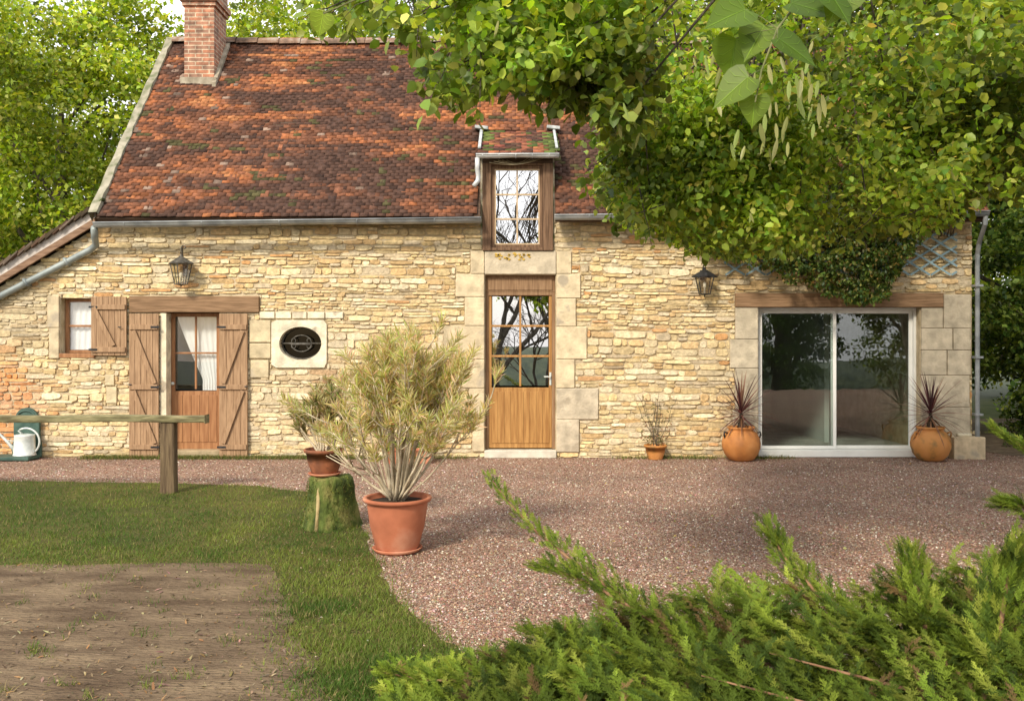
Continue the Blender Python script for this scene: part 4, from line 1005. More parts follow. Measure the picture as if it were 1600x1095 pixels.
# stump with the smaller oleander
sx_, sy_ = G(516, 822)
stp = empty('tree_stump', (sx_, sy_, 0), 'old tree stump covered in green moss carrying the small oleander pot', 'tree stump')
m = MB(); n_ = 40; prof = [(.25, -.03), (.24, .04), (.225, .12), (.21, .24), (.2, .36), (.19, .43), (.165, .455), (0, .46)]
vs = []
for i, (r_, z_) in enumerate(prof):
    for k in range(n_):
        a = 2*math.pi*k/n_; q = r_*(1+.06*math.sin(3*a+.5)+.05*math.sin(7*a+z_*4)+.04*random.uniform(-1, 1)+.12*max(0, 1-z_/.15)*math.sin(5*a)**2); vs.append((sx_+q*math.cos(a), sy_+q*math.sin(a), z_+.012*math.sin(4*a)*(r_ > 0)))
m.add(vs, [(i*n_+k, i*n_+(k+1) % n_, (i+1)*n_+(k+1) % n_, (i+1)*n_+k) for i in range(len(prof)-1) for k in range(n_)])
m.build('trunk', M_stump, stp, smooth=True)
m = MB()
m.tube([(sx_-.07, sy_-.245, .0), (sx_-.065, sy_-.215, .15), (sx_-.06, sy_-.195, .3), (sx_-.055, sy_-.175, .42)], [.02, .018, .022, .016], 7); m.build('bare_wood', M_stumpw, stp, smooth=True)
r = np.random.RandomState(9); n = 2600; a = r.uniform(0, 6.28, n); z_ = r.uniform(0, .46, n); q = np.interp(z_, [p[1] for p in prof[:-1]], [p[0] for p in prof[:-1]])*1.02
tv, tf, p_, ro, sc_, cc = blades(sx_+q*np.cos(a), sy_+q*np.sin(a), r.uniform(.01, .03, n), .006, palette(n, [(.08, .11, .02), (.15, .17, .03), (.22, .2, .06), (.05, .08, .02)], .2, r=r), r, lean=1.2); p_[:, 2] = z_
inst_mesh('moss', M_grass, tv, tf, p_, ro, sc_, cc, stp)
qx, qy, qz = sx_-.05, sy_-.0, .462
sp_ = empty('potted_oleander', (qx, qy, qz), 'smaller sparse oleander in a stained pot standing on the mossy stump', 'potted plant')
m = MB(); m.lathe(pot_profile(.12, .175, .215), (qx, qy, qz+.022), 36); m.build('pot', M_terrad, sp_, smooth=True)
m = MB(); m.lathe([(0, 0), (.125, 0), (.15, .022), (.14, .026), (.12, .01), (0, .01)], (qx, qy, qz), 32); m.build('saucer', M_terra, sp_, smooth=True)
oleander(sp_, (qx, qy, qz+.19), 15, .4, .62, .1, .017, [(.36, .33, .12), (.26, .24, .09), (.46, .38, .19), (.18, .2, .06), (.38, .3, .16)], 15, low=.2, asym=(-.0, 0), nleaf=1.0)
# round jars with red cordylines
def cordyline(t, x, y, zb_, seed, n=64, L0=.6):
    r = random.Random(seed)
    m = MB(); m.tube([(x, y, zb_-.05), (x+.005, y, zb_+.1), (x, y, zb_+.2)], [.03, .028, .024], 8)
    for k in range(5): a = k*1.25; m.tube([(x+.03*math.cos(a), y+.03*math.sin(a), zb_-.03), (x+.045*math.cos(a), y+.045*math.sin(a), zb_+.08)], [.012, .006], 5)
    m.build('stem', M_bark, t)
    m = MB()
    for k in range(n):
        a = k*2.4+r.uniform(-.2, .2); e = R(88)-R(135)*(k/n)**.9+r.uniform(-.1, .1); l = L0*r.uniform(.75, 1.1)*(1 if k/n < .7 else .85); st_ = Vector((x, y, zb_+.25-.13*(k/n)))
        pts = []; p = st_.copy(); ee = e
        for j in range(8): pts.append(p.copy()); p = p+Vector((math.cos(a)*math.cos(ee), math.sin(a)*math.cos(ee)*.85, math.sin(ee)))*l/7; ee -= (.03+.05*(1-math.sin(max(e, 0))))
        m.cur = tuple(np.array(r.choice([(.09, .03, .035), (.13, .045, .045), (.17, .07, .05), (.07, .03, .03), (.25, .13, .08)] if k/n < .75 else [(.2, .1, .05), (.3, .17, .09), (.12, .06, .04)]))*r.uniform(.8, 1.2))
        m.strap(pts, .026, Vector((-math.sin(a), math.cos(a), 0)), .2, lambda t_: (.55+.45*math.sin(min(1, t_*2)*1.57))*(1-max(0, t_-.35)/.65)**.8+.02)
    m.build('leaves', M_cord, t)
for (px, by_, seed, mt, lab) in ((1158, -.3, 3, M_terra2, 'round orange clay jar with a dark red spiky cordyline left of the sliding door'), (1454, -.3, 8, M_terram, 'round lichen stained clay jar with a dark red spiky cordyline right of the sliding door')):
    x_ = fx(px, by_)
    t = empty('potted_cordyline', (x_, by_, 0), lab, 'potted plant', 'clay jars with red cordylines beside the sliding door')
    m = MB(); m.lathe([(0, 0), (.13, 0), (.17, .02), (.225, .09), (.258, .18), (.262, .24), (.245, .32), (.205, .385), (.165, .41), (.16, .42), (.185, .445), (.19, .46), (.175, .468), (.16, .46), (.145, .42), (0, .4)], (x_, by_, .003), 44)
    pj = m.build('jar', mt, t, smooth=True)
    for s_ in (-1, 1):
        m = MB(); m.tube([(x_+s_*.2, by_-.06, .385), (x_+s_*.245, by_-.07, .4), (x_+s_*.25, by_-.07, .36), (x_+s_*.235, by_-.06, .32)], .013, 7)
        m.build('lug', M_black if px < 1300 else mt, pj, smooth=True)
    cordyline(t, x_, by_, .45, seed)
# small pot with a bare climber, against the wall
x_, y_ = fx(1024, -.17), -.17
t = empty('potted_climber', (x_, y_, 0), 'small clay pot at the wall foot with thin bare climbing stems', 'potted plant')
m = MB(); m.lathe(pot_profile(.1, .15, .2), (x_, y_, .003), 28); m.build('pot', M_terram, t, smooth=True)
m = MB(); r = random.Random(3)
for k in range(9):
    p = Vector((x_+r.uniform(-.05, .05), y_, .18)); pts = [p.copy()]; dx = r.uniform(-.035, .035)
    for j in range(9): p = p+Vector((dx+r.uniform(-.02, .02), .012 if p.y < -.07 else 0, r.uniform(.05, .1))); pts.append(p.copy())
    m.tube(pts, [.005-.0003*j for j in range(10)], 5)
m.build('stems', M_bark, t, smooth=True)
m = MB()
for k in range(160):
    z_ = r.uniform(.2, .85) if k > 60 else r.uniform(.18, .32); c_ = Vector((x_+r.uniform(-.2, .2)*(1 if z_ > .3 else .8), y_+r.uniform(-.06, .06), z_)); d_ = Vector((r.uniform(-1, 1), r.uniform(-1, 1), r.uniform(-1, 1))).normalized(); s_ = d_.orthogonal().normalized()
    m.cur = r.choice([(.15, .14, .05), (.25, .13, .06), (.1, .12, .04)]); m.strap([c_, c_+d_*.02, c_+d_*.045], .02, s_, .1)
m.build('leaves', M_ole, t)
# low clay trough behind the big oleander
x_, y_ = fx(640, -.5), -.5
t = empty('planter_trough', (x_, y_, 0), 'low terracotta trough with green leaves behind the big oleander', 'planter')
m = MB(); m.box(x_-.3, x_+.3, y_-.12, y_+.12, 0, .17); m.box(x_-.32, x_+.32, y_-.14, y_+.14, .171, .21); m.build('trough', M_terra, t, bevel=.01)
m = MB()
for k in range(150):
    c_ = Vector((x_+r.uniform(-.28, .28), y_+r.uniform(-.1, .1), .2)); a = r.uniform(0, 6.28); d_ = Vector((math.cos(a)*.5, math.sin(a)*.5, 1)).normalized(); l = r.uniform(.08, .22)
    m.cur = r.choice([(.09, .16, .03), (.14, .2, .05), (.06, .11, .03)]); m.strap([c_, c_+d_*l*.5, c_+d_*l+Vector((0, 0, -.03))], .02, Vector((-math.sin(a), math.cos(a), 0)), .1)
m.build('leaves', M_ole, t)

# ------------------------------------------------------------------ trees
LEAF_V = [(0, 0, 0), (.28, -.36, .05), (.32, 0, -.02), (.28, .36, .05), (.68, -.3, .04), (.7, 0, -.06), (.68, .3, .04), (1.02, 0, -.1)]
LEAF_F = [(0, 2, 1), (0, 3, 2), (1, 2, 5, 4), (2, 3, 6, 5), (4, 5, 7), (5, 6, 7)]
LEAF_S = [(0, 0, 0), (.45, -.36, .05), (1, 0, -.1), (.45, .36, .05)]
LEAF_SF = [(0, 1, 2), (0, 2, 3)]
def leaves_at(centres, radii, per, size, r, droop=.5, flat=.6):
    n = len(centres)*per
    c = np.repeat(centres, per, 0); q = np.repeat(radii, per)
    d = r.normal(0, 1, (n, 3)); d /= np.linalg.norm(d, axis=1)[:, None]
    d *= (r.rand(n)**.45)[:, None]; d[:, 2] *= flat
    pos = c+d*q[:, None]
    rot = euler_rot(r.normal(0, .55, n), r.normal(droop, .5, n), r.uniform(0, 6.28, n))
    return pos, rot, size*r.uniform(.6, 1.25, n)
def limbs(root, base, ends, r0, r, mat=M_bark, name='trunk', fork=.45):
    m = MB(); b = Vector(base); H = max(e[2] for e in ends)
    top = Vector((np.mean([e[0] for e in ends])*.4+b.x*.6, np.mean([e[1] for e in ends])*.4+b.y*.6, b.z+(H-b.z)*.8))
    tp = [b, b.lerp(top, .25)+Vector((r.uniform(-.1, .1), r.uniform(-.1, .1), 0)), b.lerp(top, .5)+Vector((r.uniform(-.15, .15), r.uniform(-.15, .15), 0)), b.lerp(top, .75), top]
    m.tube(tp, [r0*1.25, r0, r0*.8, r0*.5, r0*.15], 12)
    for e in ends:
        e = Vector(e); s_ = r.uniform(fork*.6, .9)*min(1, max(.3, (e.z-b.z)/(H-b.z))); p = b.lerp(top, s_)
        mid = p.lerp(e, .5)+Vector((r.uniform(-.2, .2), r.uniform(-.2, .2), r.uniform(0, .5)))
        rr0 = r0*.35*(1-.6*s_)
        m.tube([p, p.lerp(mid, .5)+Vector((0, 0, .08)), mid, mid.lerp(e, .55), e], [rr0, rr0*.8, rr0*.55, rr0*.35, rr0*.12], 6)
    return m.build(name, mat, root, smooth=True)
def make_tree(name, loc, label, cat, group, cc, rad, n_cl, per, size, cols, seed, r0=.2, clr=(.5, .9), shell=.35, low=None, wts=None):
    r = np.random.RandomState(seed); rr = random.Random(seed)
    t = empty(name, loc, label, cat, group)
    u = r.normal(0, 1, (n_cl, 3)); u /= np.linalg.norm(u, axis=1)[:, None]; q = shell+(1-shell)*r.rand(n_cl)**.6
    lump = .82+.36*vnoise(u[:, 0]*2.3+9, u[:, 1]*2.3+u[:, 2]*1.7+9, seed)
    c = np.array(loc)+np.array(cc)+u*(q*lump)[:, None]*np.array(rad)
    if low is not None: c = c[c[:, 2] > low]
    radii = r.uniform(clr[0], clr[1], len(c))
    pos, rot, sz = leaves_at(c, radii, per, size, r)
    ctone = np.repeat(np.clip(1+.28*r.randn(len(c)), .5, 1.6), per)
    colr = palette(len(pos), cols, .14, wts, r)*ctone[:, None]
    limbs(t, loc, [tuple(p) for p in c[::max(1, len(c)//26)]], r0, rr)
    inst_mesh('crown', M_leaf, LEAF_S, LEAF_SF, pos, rot, sz, np.clip(colr, 0, .8), t)
    return t
def copy_tree(src, loc, rz, sc, label):
    o = src.copy(); col.objects.link(o); o.location = loc; o.rotation_euler.z = rz; o.scale = (sc, sc, sc); o['label'] = label
    for ch_ in src.children:
        c_ = ch_.copy(); col.objects.link(c_); c_.parent = o
    return o
GL = [(.2, .28, .03), (.29, .37, .045), (.36, .43, .06), (.13, .2, .025), (.42, .47, .1)]
GD = [(.03, .065, .012), (.05, .09, .018), (.08, .13, .025), (.11, .15, .03)]
grp = 'tall trees behind the house'
tA = make_tree('deciduous_tree', (-10.5, 8, 0), 'bright green leafy tree filling the sky left of the roof', 'tree', grp, (0, 0, 5.4), (4.3, 3.8, 4.9), 420, 190, .125, GL, 1, .28)
tB = make_tree('deciduous_tree', (-5.5, 12.5, 0), 'yellow green tree rising behind the chimney', 'tree', grp, (0, 0, 8.3), (4.2, 3.2, 4.0), 210, 130, .15, GL, 2, .3)
copy_tree(tB, (.2, 14.5, -.6), 2.1, 1.0, 'yellow green tree with sky gaps above the middle of the ridge')
copy_tree(tB, (6.5, 12.5, -.6), 4.0, 1.02, 'leafy tree behind the right end of the roof')
copy_tree(tA, (-15.5, 12, 0), 1.3, 1.1, 'bright green tree at the far left edge behind the lean-to roof')
tD = make_tree('ivy_clad_tree', (9.6, 3.2, 0), 'dark green ivy covered tree beyond the right corner of the house', 'tree', 'dark trees right of the house', (0, 0, 4.9), (2.6, 2.4, 4.7), 300, 130, .115, GD+[(.14, .2, .035)], 5, .35, clr=(.3, .6))
copy_tree(tD, (13.4, 6.5, 0), 2.0, 1.15, 'dark green tree further back at the right edge')
copy_tree(tA, (12, 14, 0), 2.4, 1.2, 'tall green tree far behind the right corner')
copy_tree(tD, (9.9, -.6, -1.2), 4.2, .8, 'dark green bushy tree nearest the right edge of the gravel')
tS = make_tree('shrub', (8.9, 1.6, 0), 'leafy green shrub beside the right corner of the house', 'shrub', 'dark trees right of the house', (0, 0, 1.75), (1.75, 1.5, 1.7), 110, 110, .1, GD+[(.14, .2, .035), (.18, .24, .04)], 15, .06, clr=(.25, .45))
make_tree('shrub', (12.3, 1.2, 0), 'wide green shrub at the right end of the gravel', 'shrub', 'dark trees right of the house', (0, 0, 1.6), (2.2, 1.5, 1.8), 110, 110, .1, GD+[(.14, .2, .035)], 16, .06, clr=(.3, .5))
sheet('earth_bank', jag([(6.9, 1.0), (7.4, -.4), (9.2, -1.6), (13, -2.2), (16, 6), (7, 6)], amp=.12), .006, noise_mat('bare earth', (.09, .06, .04), (.19, .14, .09), scale=5, bump=1, bdist=.03))
copy_tree(tS, (8.55, .75, -.45), 2.2, .62, 'low green bush at the foot of the earth bank by the house corner')
# far hedge so that the horizon is closed
for i, (x_, y_, s_) in enumerate(((-22, 16, 1.2), (19, 14, 1.2))):
    copy_tree(tA, (x_, y_, -1), i*1.7+.4, s_, ('big tree beyond the left edge of the yard', 'big tree beyond the right edge of the yard')[i])

# ---- lime tree leaning in from the right, in front of the house
def proj(p): d = p[:, 1]+D; return 800+FPX*p[:, 0]/d, HY-FPX*(p[:, 2]-CH)/d, d
LIME = [(470, -900), (470, 20), (520, 52), (600, 25), (650, 60), (655, 100), (690, 150), (745, 160), (790, 135), (830, 150), (880, 165), (925, 172), (945, 205), (932, 285), (950, 322), (985, 362), (1030, 372), (1085, 398), (1130, 402), (1250, 400), (1500, 352), (1530, 300), (1620, 330), (1900, 420), (3500, 480), (3500, -2500), (470, -2500)]
r = np.random.RandomState(77)
N0 = 26000
u = r.normal(0, 1, (N0, 3)); u /= np.linalg.norm(u, axis=1)[:, None]; u *= (r.rand(N0)**(1/3.))[:, None]
cen = np.array((4.4, -5.9, 5.0)); c = cen+u*np.array((5.0, 4.9, 2.9))
px, py, dd = proj(c)
marg = 26
ok = (dd > 2.6) & inpoly(px, py+marg, LIME) & inpoly(px-marg*.6, py+marg*.5, LIME)
# thin out: more open left; top and far side cut so sun reaches the wall
ok &= r.rand(N0) < np.where(px < 800, .30, .42)
ok &= (py > -70) | ((px > 1250) & (r.rand(N0) < .22))
ok &= (px < 1750) | (r.rand(N0) < .35)
ok &= (c[:, 1] > -10.4) | (px > 1000)
ok &= (dd < 5.0) | (px > 1010) | (py > 160)
ok &= (dd < 8.5) | (px < 1010)
c = c[ok]
# the long lower bough reaching furthest left
ab = np.stack([r.uniform(490, 1000, 1500), r.uniform(-70, 170, 1500), r.uniform(3.5, 4.9, 1500)], 1)
cb = np.stack([(ab[:, 0]-800)*ab[:, 2]/FPX, -D+ab[:, 2], CH+(HY-ab[:, 1])*ab[:, 2]/FPX], 1)
okb = inpoly(ab[:, 0], ab[:, 1]+14, LIME) & (r.rand(1500) < np.interp(ab[:, 0], [490, 640, 680, 800, 1000], [.05, .1, .34, .5, .4])) & (fbm(ab[:, 0]/45, ab[:, 1]/22, 61) > .4)
c = np.concatenate([c, cb[okb]])
for (bx, by, bd, nn, pp) in (((935, 1260), (150, 415), (5.6, 8.3), 2600, .5), ((1380, 1640), (100, 400), (5.6, 8.6), 1500, .45), ((780, 1000), (60, 200), (3.8, 4.9), 500, .35)):
    ab = np.stack([r.uniform(*bx, nn), r.uniform(*by, nn), r.uniform(*bd, nn)], 1)
    cb = np.stack([(ab[:, 0]-800)*ab[:, 2]/FPX, -D+ab[:, 2], CH+(HY-ab[:, 1])*ab[:, 2]/FPX], 1)
    okb = inpoly(ab[:, 0], ab[:, 1]+16, LIME) & inpoly(ab[:, 0]-12, ab[:, 1]+8, LIME) & (r.rand(nn) < pp); c = np.concatenate([c, cb[okb]])
lime = empty('lime_tree', (9.4, -7.6, 0), 'large lime tree whose leafy boughs hang in from the right in front of the roof', 'tree')
dd = c[:, 1]+D; radii = np.clip(.034*dd, .1, .28)
pos, rot, sz = leaves_at(c, radii, 44, .056, r, droop=.45, flat=.8)
sz = sz*r.uniform(.6, 1.15, len(sz)); rot = np.einsum('nij,njk->nik', euler_rot(r.normal(0, .5, len(sz)), r.normal(0, .4, len(sz)), np.zeros(len(sz))), rot)
px, py, dd = proj(pos); k = inpoly(px, py, LIME) & (dd > 2.2); pos, rot, sz = pos[k], rot[k], sz[k]
tone = np.clip(1.08+4.2*(fbm(pos[:, 0]*1.9+pos[:, 1], pos[:, 2]*3.2, 17)-.47), .5, 1.9)*np.interp(pos[:, 0], [-.5, 1.5, 5], [1.45, 1.1, .85])  # light and shade put into leaf colour: dark gaps, brighter left, darker right
px, py, dd = proj(pos)
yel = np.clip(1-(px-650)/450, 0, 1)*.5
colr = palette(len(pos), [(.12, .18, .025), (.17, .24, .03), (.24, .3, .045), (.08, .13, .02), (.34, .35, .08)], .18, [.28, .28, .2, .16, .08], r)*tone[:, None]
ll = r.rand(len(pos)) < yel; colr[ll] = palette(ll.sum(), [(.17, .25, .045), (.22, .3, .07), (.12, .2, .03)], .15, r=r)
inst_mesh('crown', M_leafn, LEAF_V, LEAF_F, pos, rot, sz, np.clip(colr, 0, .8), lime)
print('lime leaves', len(pos), 'clumps', len(c))
idx = r.choice(len(c), 190, replace=False); rr = random.Random(4)
m = MB(); b = Vector((9.4, -7.6, 0)); top = Vector((7.6, -6.8, 6.5))
m.tube([b, Vector((9.3, -7.55, 1.2)), Vector((8.9, -7.4, 3)), Vector((8.3, -7.1, 4.8)), top, Vector((7.2, -6.5, 8.2))], [.36, .28, .24, .18, .12, .03], 14)
heads = []
for k in range(11):
    s_ = rr.uniform(.35, 1); p = Vector((9.0, -7.45, 2.8)).lerp(top, s_); a = rr.uniform(2.2, 4.3); e = Vector((cen[0]+2.8*math.cos(a)*rr.uniform(.5, 1.2)-.5, cen[1]+3.2*math.sin(a)*rr.uniform(.5, 1.1), rr.uniform(4.3, 6.4)))
    pts = [p.lerp(e, t_)+Vector((0, 0, .5*math.sin(t_*3.14)))+Vector((rr.uniform(-.06, .06),)*3) for t_ in np.linspace(0, 1, 7)]
    m.tube(pts, [.085*(1-.13*j) for j in range(7)], 8); heads += pts[2:]
for i_ in idx:
    e = Vector(c[i_]); h_ = min(heads, key=lambda q: (q-e).length); mid_ = h_.lerp(e, .5)+Vector((rr.uniform(-.1, .1), rr.uniform(-.1, .1), rr.uniform(0, .15)))
    qx_, qy_, _ = proj(np.array([mid_])); 
    if inpoly(qx_, qy_+30, LIME)[0]: m.tube([h_, h_.lerp(mid_, .5), mid_, e], [.017, .013, .01, .004], 5)
dP, dS = [], m; rr = random.Random(44)
edge_ = LIME[1:24]
for k in range(130):
    i_ = rr.randrange(len(edge_)-1); (ax_, ay_), (bx_, by_) = edge_[i_], edge_[i_+1]; t_ = rr.random(); d0 = rr.uniform(3.6, 4.9) if ax_ < 900 else rr.uniform(5.4, 8.2)
    p = Vector(((ax_+(bx_-ax_)*t_-800)*d0/FPX, -D+d0, CH+(HY-(ay_+(by_-ay_)*t_-32))*d0/FPX)); dv = Vector((rr.uniform(-1, .35), rr.uniform(-.4, .4), rr.uniform(-.6, .05))).normalized()
    L_ = rr.uniform(.08, .2)*(1 if ax_ > 640 else .7); pts = [p-dv*.15+Vector((0, 0, .05)), p, p+dv*L_*.5, p+dv*L_+Vector((0, 0, -.04))]; dS.tube(pts, [.004, .003, .002, .001], 4)
    for j in range(int(5+L_*32)): q = rr.random(); dP.append(pts[1].lerp(pts[3], q)+Vector((rr.gauss(0, .018), rr.gauss(0, .018), rr.gauss(0, .012)-.01)))
n = len(dP); r2 = np.random.RandomState(45)
inst_mesh('leaf_sprays', M_leafn, LEAF_V, LEAF_F, np.array([tuple(p) for p in dP]), euler_rot(r2.normal(0, .6, n), r2.normal(.6, .5, n), r2.uniform(0, 6.28, n)), r2.uniform(.04, .08, n), palette(n, [(.14, .2, .028), (.22, .29, .05), (.3, .36, .08), (.1, .15, .02)], .15, r=r2), lime)
m.build('trunk', M_bark, lime, smooth=True)
# near twig with big leaves and bracts
m = MB(); tw = MB(); rr = random.Random(12)
def nr(px, py, d): return Vector(((px-800)*d/FPX, -D+d, CH+(HY-py)*d/FPX))
twig = [nr(1420, -140, 2.75), nr(1330, -60, 2.6), nr(1250, 0, 2.5), nr(1215, 45, 2.42), nr(1190, 110, 2.4), nr(1180, 160, 2.4)]
tw.tube(twig, [.006, .005, .004, .003, .0025, .002], 6)
def heart(mb, p, d, nrm_, L_, W_):
    L_ *= 1.08; W_ *= 1.08; d = (d+Vector((0, rr.uniform(-.3, .3), -.12))).normalized()
    s_ = d.cross(nrm_).normalized(); up = s_.cross(d)
    prof = [(-.06, .18), (-.1, .36), (.02, .5), (.2, .56), (.4, .5), (.6, .36), (.8, .17), (.92, .05), (1.02, 0)]
    vs = [p]; 
    mids = [p+d*L_*a-up*.05*L_*a*a for a, b_ in prof]
    lf = [p+d*L_*a+s_*W_*b_+up*W_*b_*.18-up*.05*L_*a*a for a, b_ in prof]; rt_ = [p+d*L_*a-s_*W_*b_+up*W_*b_*.18-up*.05*L_*a*a for a, b_ in prof]
    mids[0] = p; mids[1] = p; mids[2] = p+d*.03*L_
    n_ = len(prof); cu = mb.cur; mb.add(mids+lf+rt_, [(i, i+1, n_+i+1, n_+i) for i in range(1, n_-1)]+[(2*n_+i, 2*n_+i+1, i+1, i) for i in range(1, n_-1)])
    b0_ = len(mb.c)-3*n_
    for i in range(n_): k_ = rr.uniform(.7, .95); mb.c[b0_+n_+i] = tuple(q*k_ for q in cu); mb.c[b0_+2*n_+i] = tuple(q*k_*.95 for q in cu)
    mb.cur = tuple(min(.6, q*1.7) for q in cu)
    for off in (up*.0012, -up*.0012):
        mb.strap([mids[2]+off, mids[4]+off, mids[6]+off, mids[8]+off], .0035, s_, .1)
        for i in range(2, 7):
            for e_ in (lf[i], rt_[i]): q_ = mids[i].lerp(e_, .5)+up*.001; mb.strap([mids[i-1 if i > 2 else 2]+off, q_+off, mids[i].lerp(e_, .93)+off], .0018, d, .05)
    mb.cur = cu
for (a, b_, ang_, L_, W_, cI) in (((1165, 15, 200, .125, .1, 0)), (1195, 40, 235, .12, .1, 1), (1150, 60, 262, .11, .1, 0), (1170, 120, 215, .115, .09, 1), (1215, 60, 330, .12, .075, 2), (1235, 5, 345, .13, .08, 2), (1180, 150, 265, .08, .07, 1), (1290, -20, 300, .12, .1, 2), (1330, -30, 240, .12, .1, 1)):
    d_ = Vector((math.cos(R(ang_)), rr.uniform(-.3, .3), math.sin(R(ang_)))).normalized(); nn = Vector((rr.uniform(-.3, .3), -1, .6)).normalized()
    m.cur = [(.12, .2, .02), (.15, .23, .025), (.09, .16, .018)][cI]; p = nr(a, b_, 2.42+rr.uniform(-.05, .06)); heart(m, p, d_, nn, L_, W_); 
    q_ = min(twig, key=lambda w_: (w_-p).length); tw.tube([q_, q_.lerp(p, .5)+Vector((0, 0, .004)), p], .0012, 5)
for (a, b_, ang_) in ((490, 20, 270),): 
    m.cur = (.26, .36, .05); heart(m, nr(505, 22, 3.2), Vector((-.3, 0, -1)).normalized(), Vector((.2, -1, .3)).normalized(), .075, .075)
    tw2 = MB(); tw2.tube([nr(700, -80, 3.3), nr(600, -20, 3.2), nr(505, 22, 3.2)], .003, 5)
# pale bracts with hanging fruit stalks
for k in range(520):
    if k < 40: a, b_, d0 = rr.uniform(1100, 1290), rr.uniform(60, 230), rr.uniform(2.5, 4.5)
    else:
        i_ = rr.randrange(len(c)); q = c[i_]; qx_, qy_, qd = proj(q[None]); a, b_, d0 = qx_[0]+rr.uniform(-15, 15), qy_[0]+rr.uniform(-10, 25), qd[0]-rr.uniform(.0, .3)
    if not inpoly(np.array([a]), np.array([b_+15.]), LIME)[0] or d0 < 2.3: continue
    p = nr(a, b_, d0); d_ = Vector((rr.uniform(-.35, .35), rr.uniform(-.3, .3), -1)).normalized(); s_ = d_.cross(Vector((rr.uniform(-1, 1), 1, 0))).normalized()
    m.cur = rr.choice([(.34, .36, .12), (.28, .36, .1), (.38, .38, .15), (.24, .26, .08)]); m.strap([p, p+d_*.02, p+d_*.045, p+d_*.065], .016, s_, .15)
    if k % 3 == 0:
        for j in range(3): e = p+d_*.05+Vector((rr.uniform(-.015, .015), 0, -.02-.01*j)); m.obox(e, (.006, .006, .006), Matrix.Rotation(.6, 3, 'X'))
m.build('big_leaves', M_leafn, lime); M_twig = noise_mat('green twig', (.1, .12, .04), (.2, .2, .08), scale=20); tw.build('twig', M_twig, lime); tw2.build('twig', M_twig, lime)

# ---- climbing vine on the trellis
VINE = [(1085, 385), (1100, 408), (1128, 402), (1165, 418), (1215, 436), (1270, 456), (1310, 474), (1345, 480), (1386, 474), (1396, 440), (1425, 400), (1450, 368), (1505, 352), (1512, 250), (1420, 180), (1200, 200), (1080, 300)]
r = np.random.RandomState(31); vine = empty('climbing_vine', (fx(1505), -.05, 0), 'dense small leaved vine spilling over the trellis above the sliding door', 'climbing plant')
N0 = 2600; a = r.uniform(1080, 1515, N0); b_ = r.uniform(180, 482, N0)
k = inpoly(a, b_+7, VINE) & inpoly(a, b_, VINE); a, b_ = a[k], b_[k]; cy0 = -.1-.42*r.rand(len(a))
cc = np.stack([fx(a, cy0), cy0, fz(b_, cy0)], 1)
roofz = EZ+(cc[:, 1]-EY)*TAN
pos, rot, sz = leaves_at(cc, r.uniform(.05, .15, len(cc)), 22, .055, r, droop=.8)
pos[:, 1] = np.minimum(pos[:, 1], -.05)
qx_, qy_, _ = proj(pos); k = inpoly(qx_, qy_, VINE); pos, rot, sz = pos[k], rot[k], sz[k]
tone = .65+1.0*fbm(pos[:, 0]*3, pos[:, 2]*3, 19)
colr = palette(len(pos), [(.055, .1, .02), (.09, .14, .025), (.14, .16, .03), (.22, .16, .04), (.035, .07, .015), (.28, .3, .09)], .18, [.27, .26, .17, .09, .16, .05], r)*tone[:, None]
inst_mesh('foliage', M_leafn, LEAF_S, LEAF_SF, pos, rot, sz, np.clip(colr, 0, .8), vine)
m = MB(); rr = random.Random(6)
m.tube([(fx(1440), -.1, 3.12), (fx(1300), -.12, 3.15), (fx(1100), -.1, 2.95)], [.012, .011, .011, .011, .01, .009, .005], 7)
for k in range(60):
    e = Vector(cc[rr.randrange(len(cc))]); s_ = Vector((e.x+rr.uniform(-.2, .2), -.1, 3.1)); m.tube([s_, s_.lerp(e, .5)+Vector((0, -.05, .04)), e], [.005, .004, .002], 5)
m.build('stems', M_bark, vine, smooth=True)

# ------------------------------------------------------------------ juniper in the foreground
r = np.random.RandomState(8); rr = random.Random(8)
# one spray: a short shoot with fine side twiglets, along +x
SV, SF = [], []
def sliver(p, d, L_, w_):
    p = Vector(p); d = Vector(d).normalized(); s_ = d.cross(Vector((0, 0, 1))); s_ = s_.normalized() if s_.length > .01 else Vector((0, 1, 0)); up = s_.cross(d)
    b = len(SV); SV.extend([p-s_*w_*.5, p+s_*w_*.5, p+d*L_*.6+s_*w_*.42+up*.002, p+d*L_*.6-s_*w_*.42-up*.002, p+d*L_])
    SF.extend([(b, b+1, b+2, b+3), (b+3, b+2, b+4)])
for k in range(20):
    t_ = k/19; sg = 1 if k % 2 else -1; p = (t_*.8, .03*math.sin(t_*5), .07*math.sin(t_*3)); l_ = (.4*(1-.6*t_))*rr.uniform(.6, 1.15)
    d_ = Vector((.75, sg*rr.uniform(.5, .9), rr.uniform(-.35, .5))); sliver(p, d_, l_, .03)
    for j in (.3, .6): q = Vector(p)+d_.normalized()*l_*j; sliver(q, Vector((.9, sg*rr.uniform(-.5, 1.3), rr.uniform(-.4, .6))), l_*.4, .03)
    if k % 2 == 0: sliver(p, Vector((.6, rr.uniform(-.4, .4), rr.choice([-1, 1])*.8)), l_*.6, .03)
sliver((.1, 0, .01), (1, 0, .06), .75, .03); sliver((.7, 0, .04), (1, 0, .1), .3, .03)
jn = empty('juniper', (1.9, -9.6, 0), 'wide spreading feathery green juniper with arching shoots across the lower right', 'shrub')
